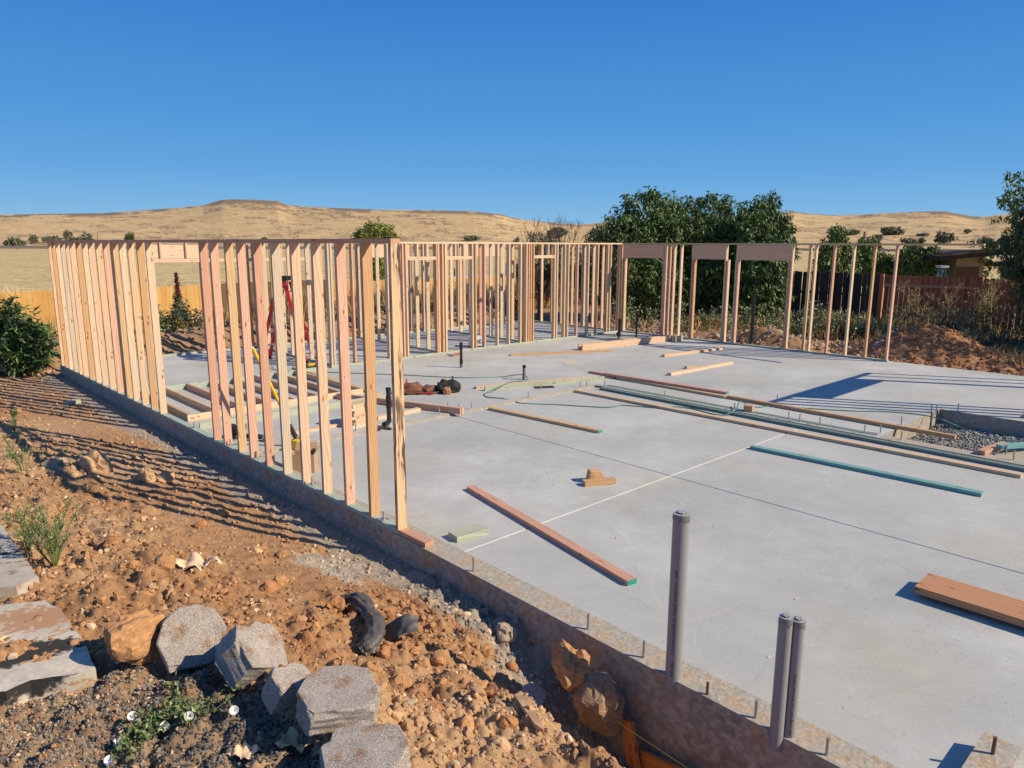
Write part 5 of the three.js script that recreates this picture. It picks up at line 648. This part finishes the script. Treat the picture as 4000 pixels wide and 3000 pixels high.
stuff('side_weeds', blades(9000, (r) => { const x = 18.2 + 6.5 * Math.pow(r(), .8), z = -17 + 11.5 * r(); const c = fbm(x * .9 + 4, z * .9, 3); if (c < .42) return null; const p = new V3(x, groundH(x, z) - .02, z); p.s = .4 + 1.2 * sstep(.42, .7, c); return p; }, { h: .3, w: .035, cols: [...STRAW, [.20, .22, .08], [.26, .24, .1], [.16, .18, .07]], seed: 13, lean: 1.1 }), DRYL_M, 'mixed dry weeds under the dark trees', 'weeds');
// broad leaved green weeds along the right strip
function leafyWeed(name, label, base, h, w, n, cols, seed, group, l = .07) { const o = thing(name, label, 'weed', group, base), r = rng(seed), st = [], tips = []; for (let k = 0; k < 5; k++) { const a = r() * 6.28, e = new V3(Math.cos(a) * w * .7, h * (.7 + .4 * r()), Math.sin(a) * w * .7); st.push(cylBetween(new V3((r() - .5) * .05, -.03, (r() - .5) * .05), e, .008, .003, 5)); tips.push(e); } part('stems', mergeGeometries(st), std(.16, .17, .07, .9), o); part('leaves', leafGeo(n, (q) => { const t = tips[Math.floor(q() * 5)], s = .15 + .9 * q(); return { p: new V3(t.x * s + (q() - .5) * w * .5, t.y * s, t.z * s + (q() - .5) * w * .5) }; }, { l, w: l * .55, cols, seed, droop: .1 }), LEAF_M, o); return o; }
const GW = [[.156, .208, .091], [.208, .260, .117], [.117, .156, .065], [.286, .312, .143]];
[[2480, 1250, 22], [2540, 1240, 22.5], [2430, 1262, 21], [2690, 1262, 21.5], [2760, 1255, 22], [2640, 1265, 21], [2850, 1275, 20.5], [2900, 1262, 21], [2990, 1268, 20.5], [3060, 1262, 20.5], [3120, 1268, 20], [3170, 1272, 20], [3230, 1270, 20], [3280, 1262, 20.5], [2945, 1255, 21.5], [3030, 1285, 19.5], [3180, 1240, 21], [3320, 1280, 20], [2590, 1255, 21]].forEach(([u, v, d], i) => leafyWeed('leafy_weed', 'grey green leafy weed growing under the dark trees', at(u, v, d), .55 + .45 * hash2(i, 3), .35, 230, GW, 200 + i, 'leafy weeds beside the right wall', .085));
// behind the far wall
{ const b = pxG(700, 1330).setZ(-20.2); const B = new V3(pxZ(700, 1250, -21).x, 0, -21); B.y = groundH(B.x, B.z); const o = thing('amaranth_plant', 'tall dark red amaranth spike rising before the new fence', 'plant', undefined, B), r = rng(6); part('stems', mergeGeometries([cylBetween(new V3(0, -.05, 0), new V3(.03, 1.75, 0), .018, .008, 6), cylBetween(new V3(.01, .5, 0), new V3(.35, 1.05, .1), .01, .004, 5), cylBetween(new V3(.01, .4, 0), new V3(-.4, .95, .1), .01, .004, 5)]), std(.22, .08, .06, .9), o); part('leaves', leafGeo(900, (q) => { const t = Math.pow(q(), .8), a = q() * 6.28, w = .5 * (1 - t) * q(); return { p: new V3(Math.cos(a) * w, .1 + 1.2 * t, Math.sin(a) * w) }; }, { l: .13, w: .05, cols: [[.16, .2, .05], [.24, .22, .06], [.10, .15, .04], [.3, .12, .05]], seed: 7, droop: .2 }), LEAF_M, o); part('flower_spike', leafGeo(500, (q) => { const t = q(), a = q() * 6.28, w = .05 * (1.15 - t); return { p: new V3(.02 + Math.cos(a) * w, 1.15 + .72 * t, Math.sin(a) * w) }; }, { l: .07, w: .03, cols: [[.14, .025, .035], [.2, .04, .05], [.1, .02, .03]], seed: 8, droop: -.4 }), DRYL_M, o); }
[[640, 1300, -20.4, .9, GW], [760, 1290, -20, .85, [[.09, .13, .08], [.12, .16, .09], [.07, .1, .06]]], [600, 1290, -21.3, .8, [[.22, .22, .07], [.16, .18, .06], [.28, .24, .09]]], [1500, 1240, -20.5, .8, GW], [1580, 1210, -21, .8, GW], [1450, 1210, -21.5, .9, [[.05, .09, .04], [.07, .1, .04]]], [1770, 1150, -23, 1.2, [[.12, .18, .09], [.16, .22, .11]]], [1790, 1170, -22.5, 1.2, [[.12, .18, .09], [.09, .15, .07]]], [1840, 1180, -22, 1.1, [[.10, .15, .07], [.14, .18, .09]]], [1920, 1200, -22, 1, GW], [690, 1290, -20.6, .6, [[.3, .24, .08], [.2, .19, .06]]], [1540, 1180, -22.5, 1, GW]].forEach(([u, v, z, h, c], i) => { const B = pxZ(u, v, z); B.y = groundH(B.x, B.z); leafyWeed('yard_weed', 'green leafy weed clump in the back yard bank', B, h, .45, 380, c, 300 + i, 'weeds in the back yard', .1); });
// tall dead stalks by the red fence
[[3545, 1235, 22.2, 1.45], [3590, 1250, 21.8, 1.1], [3835, 1300, 21.3, 1.5], [3870, 1310, 20.8, 1.75], [3940, 1325, 20.2, 1.6], [3800, 1290, 21.5, 1.3], [3510, 1260, 21, .8], [3700, 1240, 22, 1.3], [3760, 1330, 20, .9], [3650, 1310, 20.5, .8]].forEach(([u, v, d, h], i) => { const b = at(u, v, d), r = rng(i + 400), o = thing('dead_stalk', 'tall dead branching weed stalk in front of the red fence', 'weed', 'dead stalks along the red fence', b), g = [], tips = []; const top = new V3((r() - .5) * .3, h * .7, (r() - .5) * .3); g.push(cylBetween(new V3(0, -.05, 0), top, .016, .009, 5)); for (let k = 0; k < 14; k++) { const s = new V3().lerp(top, .45 + .55 * r()), e = s.clone().add(new V3((r() - .5) * .55, .12 + .28 * r() * h, (r() - .5) * .55)); g.push(cylBetween(s, e, .007, .004, 4)); tips.push(e); for (let m = 0; m < 3; m++) { const e2 = e.clone().add(new V3((r() - .5) * .16, .03 + .1 * r(), (r() - .5) * .16)); g.push(cylBetween(e, e2, .005, .003, 4)); tips.push(e2); } } part('stalks', mergeGeometries(g), std(.36, .28, .15, .95), o); stuffPart(part('seed_heads', leafGeo(tips.length * 5, (q) => ({ p: tips[Math.floor(q() * tips.length)].clone().add(new V3((q() - .5) * .05, (q() - .5) * .05, (q() - .5) * .05)) }), { l: .05, w: .03, cols: [[.48, .38, .16], [.38, .29, .12], [.3, .25, .12]], seed: i + 9, droop: 0 }), DRYL_M, o)); part('leaves', leafGeo(160, (q) => ({ p: new V3((q() - .5) * .5, .6 * h * q(), (q() - .5) * .5) }), { l: .12, w: .04, cols: [[.07, .085, .05], [.1, .11, .06], [.16, .13, .07]], seed: i + 19, droop: .5 }), DRYL_M, o); });
stuff('fence_weeds', blades(9000, (r) => { const x = 20.6 + 5.0 * r(), z = -12.5 + 11 * r(); const c = fbm(x * .8, z * .8 + 9, 3); if (c < .4) return null; const p = new V3(x, groundH(x, z) - .02, z); p.s = .4 + 1.1 * sstep(.4, .7, c); return p; }, { h: .26, w: .07, cols: [[.09, .10, .05], [.13, .13, .07], [.2, .17, .09], [.07, .075, .04]], seed: 23, lean: .9 }), DRYL_M, 'dark low weeds at the foot of the red fence', 'weeds');

// foreground green weed
function finePlant(label, u, v, hpx, n, seed) { const b = pxG(u, v), r = rng(seed), o = thing('green_weed', label, 'weed', 'green weeds on the bare dirt', b), st = [], tw = [], h = hpx; for (let k = 0; k < n; k++) { const a = r() * 6.28, s = .35 + .65 * r(), e = new V3(Math.cos(a) * h * .55 * s, h * (.55 + .5 * r()), Math.sin(a) * h * .55 * s), m = e.clone().multiplyScalar(.5).add(new V3(0, h * .08, 0)); st.push(cylBetween(new V3(0, -.02, 0), m, .0045, .0035, 5), cylBetween(m, e, .0035, .0012, 5)); for (let q = 0; q < 7; q++) { const t = .25 + .75 * r(), p = t < .5 ? m.clone().multiplyScalar(t * 2) : m.clone().lerp(e, t * 2 - 1), w = p.clone().add(new V3((r() - .5) * h * .28, h * (.08 + .14 * r()), (r() - .5) * h * .28)); st.push(cylBetween(p, w, .002, .001, 4)); tw.push([p, w]); } tw.push([m, e]); } part('stems', mergeGeometries(st), std(.17, .22, .07, .8), o); part('leaves', leafGeo(n * 70, (q) => { const [p, w] = tw[Math.floor(q() * tw.length)]; return { p: p.clone().lerp(w, q()).add(new V3((q() - .5) * .012, 0, (q() - .5) * .012)) }; }, { l: .032, w: .007, cols: [[.15, .22, .07], [.20, .27, .09], [.12, .17, .06], [.28, .32, .14]], seed, droop: -.5 }), LEAF_M, o); }
finePlant('tall feathery green weed beside the buried concrete slab', 215, 2215, .46, 15, 5); finePlant('smaller feathery weed leaning over the concrete slab corner', 110, 2170, .33, 8, 9); finePlant('thin green weed beside the shaded rocks', 95, 1850, .38, 8, 14); finePlant('tiny green weed tuft in the striped dirt', 55, 1655, .16, 6, 17); finePlant('low green weed tuft below the bush', 60, 1700, .14, 6, 21);
// bindweed with white flowers
{ const b = pxG(600, 2880), o = thing('bindweed', 'creeping bindweed with white flowers over the gravel', 'plant', undefined, b), r = rng(71), runs = [[[480, 2960], [560, 2900], [640, 2860], [690, 2760], [680, 2700]], [[470, 2990], [560, 2940], [680, 2880], [800, 2840], [920, 2800]], [[520, 2850], [600, 2870], [720, 2850], [760, 2900]], [[1200, 2850], [1195, 2880], [1190, 2900]]], tw = [], st = []; for (const q of runs) { const P = q.map(([u, v]) => pxG(u, v).add(new V3(0, .02, 0)).sub(b)); tw.push(P); st.push(tubePts(P, .0022, 30, 5)); } part('stems', mergeGeometries(st), std(.16, .2, .06, .8), o);
  part('leaves', leafGeo(620, (q) => { const P = tw[Math.floor(q() * 3)], k = Math.floor(q() * (P.length - 1)); return { p: P[k].clone().lerp(P[k + 1], q()).add(new V3((q() - .5) * .09, .01 + .03 * q(), (q() - .5) * .09)) }; }, { l: .028, w: .017, cols: [[.13, .19, .06], [.17, .24, .08], [.1, .15, .05], [.22, .26, .1]], seed: 72, droop: -.3 }), LEAF_M, o);
  const fl = new THREE.LatheGeometry([[.001, 0], [.003, .006], [.007, .014], [.013, .019], [.016, .020]].map(([x, y]) => new THREE.Vector2(x, y)), 18), WH = std(.82, .80, .80, .7, { side: THREE.DoubleSide }); for (const [u, v] of [[522, 2842], [468, 2925], [648, 2872], [748, 2880], [920, 2832], [1223, 2820], [432, 2996]]) { const f = part('flower', fl, WH, o); f.scale.setScalar(1.3); f.position.copy(pxG(u, v).add(new V3(0, .035, 0)).sub(b)); f.quaternion.setFromUnitVectors(new V3(0, 1, 0), new V3(-.25 + .3 * (r() - .5), .6, .75 + .3 * (r() - .5)).normalize()); } }
// ---------- fences, shed and what stands beyond ----------
function fence(label, A, B, top, bot, { pitch = .145, w = .138, mats, seed, rails = [], group, postMat, dog = true, railSide = 1, skip = 0, posts = true, tilt = .012 }) {
  const d = new V3(B[0] - A[0], 0, B[1] - A[1]), L = d.length(), o = thing('board_fence', label, 'fence', group, new V3(A[0], bot, A[1])); o.rotation.y = Math.atan2(-d.z, d.x); const r = rng(seed), Hh = top - bot, gs = [0, 1, 2].map((k) => { const h = Hh - .012 * k, c = .022, s = new THREE.Shape((dog ? [[-w / 2, 0], [w / 2, 0], [w / 2, h - c * 1.4], [w / 2 - c, h], [-w / 2 + c, h], [-w / 2, h - c * 1.4]] : [[-w / 2, 0], [w / 2, 0], [w / 2, h], [-w / 2, h]]).map(([x, y]) => new THREE.Vector2(x, y))), g = new THREE.ExtrudeGeometry(s, { depth: .017, bevelEnabled: false }), uv = g.attributes.uv, p = g.attributes.position; for (let i = 0; i < uv.count; i++) uv.setXY(i, p.getX(i) / .2 + k * .31, p.getY(i) / 1.6 + k * .23); return g; });
  const n = Math.floor(L / pitch); for (let i = 0; i < n; i++) { const m = part('fence_board', gs[Math.floor(r() * 3)], mats[Math.floor(r() * mats.length)], o); m.position.set((i + .5) * pitch, (r() - .5) * .015, 0); m.rotation.z = (r() - .5) * tilt; }
  for (const y of rails) part('rail', boardGeo(L, .089, .038, 3), postMat ?? mats[0], o, new V3(L / 2, y, railSide * (railSide > 0 ? .037 : .021)));
  if (posts) for (let s = 0; s <= L; s += 2.4) part('post', boxAt(.09, Hh - .05, .09, s, (Hh - .05) / 2, railSide * (railSide > 0 ? .105 : .088)), postMat ?? mats[0], o); return o;
}
const NEWF = [wood(0, .72, .43, .13), wood(1, .68, .39, .115), wood(2, .76, .47, .155), wood(0, .64, .36, .10)], OLDF = [wood(4, .060, .050, .042), wood(4, .075, .062, .050), wood(4, .048, .040, .035)], REDF = [wood(0, .50, .16, .075), wood(1, .42, .13, .06), wood(2, .56, .19, .09), wood(0, .36, .11, .05)], BRNF = [wood(4, .20, .12, .06), wood(4, .16, .10, .05), wood(4, .24, .14, .07)];
fence('new golden board fence behind the far wall', [-6, -27.5], [10.6, -27.5], .86, -.95, { mats: NEWF, seed: 3, rails: [.3, 1.5], railSide: -1 });
fence('weathered brown board fence section behind the yellow green tree', [10.6, -27.3], [15.2, -27.3], .92, -.95, { mats: BRNF, seed: 5, rails: [.3, 1.5], railSide: -1 });
fence('golden board fence section in front of the white trailer', [15.2, -27.5], [25.8, -27.5], .80, -.95, { mats: NEWF, seed: 8, rails: [.3, 1.5], railSide: -1 });
fence('black weathered board fence with pointed tops behind the orchard strip', [26.1, -27.4], [26.1, -9.35], 1.44, -.5, { mats: OLDF, seed: 11, rails: [.4, 1.2], w: .159, pitch: .165, railSide: 1, tilt: .02 });
fence('red stained board fence running to the right of the gate', [26.0, -6.42], [26.0, 4], 1.40, -.5, { mats: REDF, seed: 14, pitch: .158, w: .148, rails: [.35, 1.1], railSide: -1 });
{ const o = thing('fence_gate', 'red stained board gate with two pale rails', 'gate', undefined, new V3(26, -.3, -9.3)); o.rotation.y = -Math.PI / 2; const L = 2.72, r = rng(4), g = boardGeo(1.68, .148, .017, 3).clone().rotateZ(Math.PI / 2); for (let i = 0; i < 17; i++) { const m = part('gate_board', g, REDF[Math.floor(r() * 4)], o, new V3(.08 + i * .158, .86 + (r() - .5) * .01, 0)); m.rotation.z = (r() - .5) * .006; } for (const y of [.5, 1.38]) part('gate_rail', boardGeo(L, .085, .035, 4), wood(0, .70, .34, .18), o, new V3(L / 2, y, .028)); part('gate_post', boxAt(.11, 1.75, .11, -.09, .85, .02), REDF[2], o); part('gate_post', boxAt(.13, 1.78, .13, L + .09, .86, .02), wood(0, .40, .14, .06), o); }
// shed beyond the red fence
{
  const c = pxD(3790, 1090, 30), o = thing('garden_shed', 'tan shed with dark sloping roof behind the red fence', 'shed', undefined, new V3(c.x, groundH(c.x, c.z), c.z)); o.rotation.y = -47 * R; const k = mPerPx(30), TANW = std(.30, .25, .17, .9), ROOF = std(.035, .03, .028, .95), Y = (v) => CAM.H - (v - 959) * k * 1.0 - o.position.y;
  const X = (u) => (u - 3790) * k; part('wall', boxAt(X(3840) - X(3735), Y(1000) + .2, 2.4, (X(3840) + X(3735)) / 2, (Y(1000)) / 2 - .1, -1.3), TANW, o); const d = part('door', boxAt(X(3822) - X(3738), Y(1042), .04, (X(3822) + X(3738)) / 2, Y(1042) / 2, -.08), std(.12, .07, .04, .95), o); part('handle', boxAt(.03, .12, .03, X(3812), Y(1085), -.045), ROOF, d);
  part('roof', boxAt(X(3850) - X(3628), .2, 3.2, (X(3850) + X(3628)) / 2, Y(995), -.9, 0, 0, .10), ROOF, o); part('fascia', boxAt(X(3852) - X(3630), .08, .05, (X(3850) + X(3628)) / 2, Y(990) + .06, .76, 0, 0, .10), BARKD, o); part('roof_post', boxAt(.1, Y(1000), .1, X(3665), Y(1000) / 2 - .1, .5), ROOF, o);
  const h = thing('white_house', 'white rendered house wall half hidden by the shade tree', 'house', undefined, (() => { const q = pxD(3985, 1090, 30.5); q.y = groundH(q.x, q.z); return q; })()); h.rotation.y = -47 * R; part('wall', boxAt(2.6, 2.6, .3, .55, 1.3, 0), std(.42, .45, .50, .9), h); part('roof', boxAt(3.2, .16, 1.4, .3, 2.72, .1, 0, 0, .06), ROOF, h);
}
{ // blue ladder standing by the shed
  const b = at(3670, 1110, 28.4), o = thing('blue_ladder', 'tall blue step ladder beside the shed roof', 'ladder', undefined, b); o.rotation.y = -47 * R; const BL = std(.06, .17, .26, .5), AL = std(.5, .52, .53, .5, { metalness: .4 }), H2 = 2.55; for (const s of [-1, 1]) { part('rail', cylBetween(new V3(-.35, 0, s * .25), new V3(.0, H2, s * .16), .035, .03, 6), BL, o); part('rail', cylBetween(new V3(.45, 0, s * .25), new V3(.06, H2, s * .16), .03, .025, 6), BL, o); } for (let k = 1; k < 8; k++) part('step', boxAt(.08, .025, .46 - k * .02, lerp(-.35, 0, k / 8), H2 * k / 8, 0), AL, o); part('top_cap', boxAt(.3, .09, .42, .03, H2 + .02, 0), AL, o); }
{ // white trailer beyond the yard
  const c = pxD(1860, 1130, 52), o = thing('white_trailer', 'white flat roofed trailer beyond the dry weeds', 'trailer', undefined, new V3(c.x, groundH(c.x, c.z), c.z)); o.rotation.y = -20 * R; const W = std(.70, .70, .70, .7), top = CAM.H - (1082 - 954) * mPerPx(52) - o.position.y; const bodyG = boxAt(4.6, top - .5, 2.4, 0, .5 + (top - .5) / 2, 0); part('body', bodyG, W, o); part('roof', boxAt(4.7, .07, 2.5, 0, top + .03, 0), std(.62, .62, .6, .8), o); part('window', boxAt(.34, .34, .02, -1.3, top - .6, 1.21), std(.03, .03, .035, .2), o); part('door', boxAt(.02, 1.5, .7, 2.31, 1.3, .2), std(.6, .6, .6, .6), o); for (const x of [-1.6, 1.4]) part('wheel', new THREE.CylinderGeometry(.33, .33, .2, 16).rotateX(Math.PI / 2).translate(x, .33, 1.0), ABS, o); part('roof_vent', boxAt(.3, .18, .3, -.4, top + .15, 0), std(.3, .28, .26, .8), o); part('flue', cylBetween(new V3(-1.5, top, -.4), new V3(-1.5, top + .65, -.4), .05, .05), ABS, o);
  const c2 = pxD(1680, 1105, 60), t2 = thing('roofed_tank', 'pale green low roof showing over the brown fence', 'shed', undefined, new V3(c2.x, groundH(c2.x, c2.z), c2.z)), t = CAM.H - (1101 - 954) * mPerPx(60) - t2.position.y; t2.rotation.y = -35 * R; part('wall', boxAt(2.6, t - .25, 1.8, 0, (t - .25) / 2, 0), std(.5, .55, .5, .8), t2); part('roof', boxAt(2.8, .25, 2, 0, t - .1, 0), std(.55, .66, .58, .7), t2); }
// poles
function pole(label, u, v0, v1, dep, r, arm, lean = 0) { const b = pxD(u, v1, dep), tp = pxD(u, v0, dep); b.y = groundH(b.x, b.z); const h = tp.y - b.y, o = thing('utility_pole', label, 'pole', 'wooden poles in the landscape', b); part('shaft', cylBetween(new V3(0, -1, 0), new V3(lean * h, h, 0), r, r * .8, 8), std(.17, .13, .10, .95), o); if (arm) part('cross_arm', boxAt(arm, r * 1.2, r * 1.2, lean * h * .93, h * .9, 0, -.8), std(.17, .13, .10, .95), o); }
pole('thin utility pole beyond the left wall plate', 383, 907, 945, 430, .2); pole('lone thin pole above the far door opening', 768, 918, 955, 420, .18); pole('crossed utility pole pair over the wall, first of two', 1147, 920, 950, 480, .16, 2); pole('crossed utility pole pair over the wall, second of two', 1165, 918, 950, 480, .18, 2.4); pole('slim pole right of the yellow green tree', 1614, 924, 958, 380, .18); pole('pale slim pole left of the bush line', 64, 925, 965, 430, .16);
pole('leaning grey wooden pole behind the black fence', 3345, 905, 1065, 33, .055, 0, .13); pole('thin wooden pole standing between orchard trees', 3400, 930, 1060, 60, .07);
{ // black drainage pipe lying behind the right wall
  const P = [[16.2, -9.0], [16.35, -8.0], [16.4, -7.0], [16.5, -6.2]].map(([x, z]) => new V3(x, groundH(x, z) + .06, z)); solo('drain_pipe', tubePts(P, .05, 40, 10), ABS, 'black drain pipe lying on dirt behind the right wall', 'pipe'); }
{ const r = rng(8), G = []; for (let k = 0; k < 18; k++) { const a = pxG(3330 + (r() - .5) * 60, 1285 + 12 * r()), e = a.clone().add(new V3((r() - .5) * 1.1, .05 + .1 * r(), (r() - .5) * 1.1)); G.push(cylBetween(a.add(new V3(0, .03, 0)), e, .012, .006, 5)); } solo('brush_pile', mergeGeometries(G), std(.45, .33, .20, .9), 'small pile of cut sticks behind the right wall', 'sticks'); }
{ // tufts of straw at the right edge
  stuff('straw_tuft', blades(170, (r) => { const a = px(3960, 1425, -.15); const x = a.x + (r() - .5) * 1.2, z = a.z + (r() - .5) * 1.0; return new V3(x, groundH(x, z), z); }, { h: .28, w: .02, cols: [[.5, .36, .16], [.5, .34, .14]], seed: 41, lean: 1.3 }), DRYL_M, 'bent yellow straw tuft at the right slab edge', 'grass'); }

scene.traverse((o) => { if (o.isMesh) o.castShadow = o.receiveShadow = true; });
renderer.render(scene, camera);
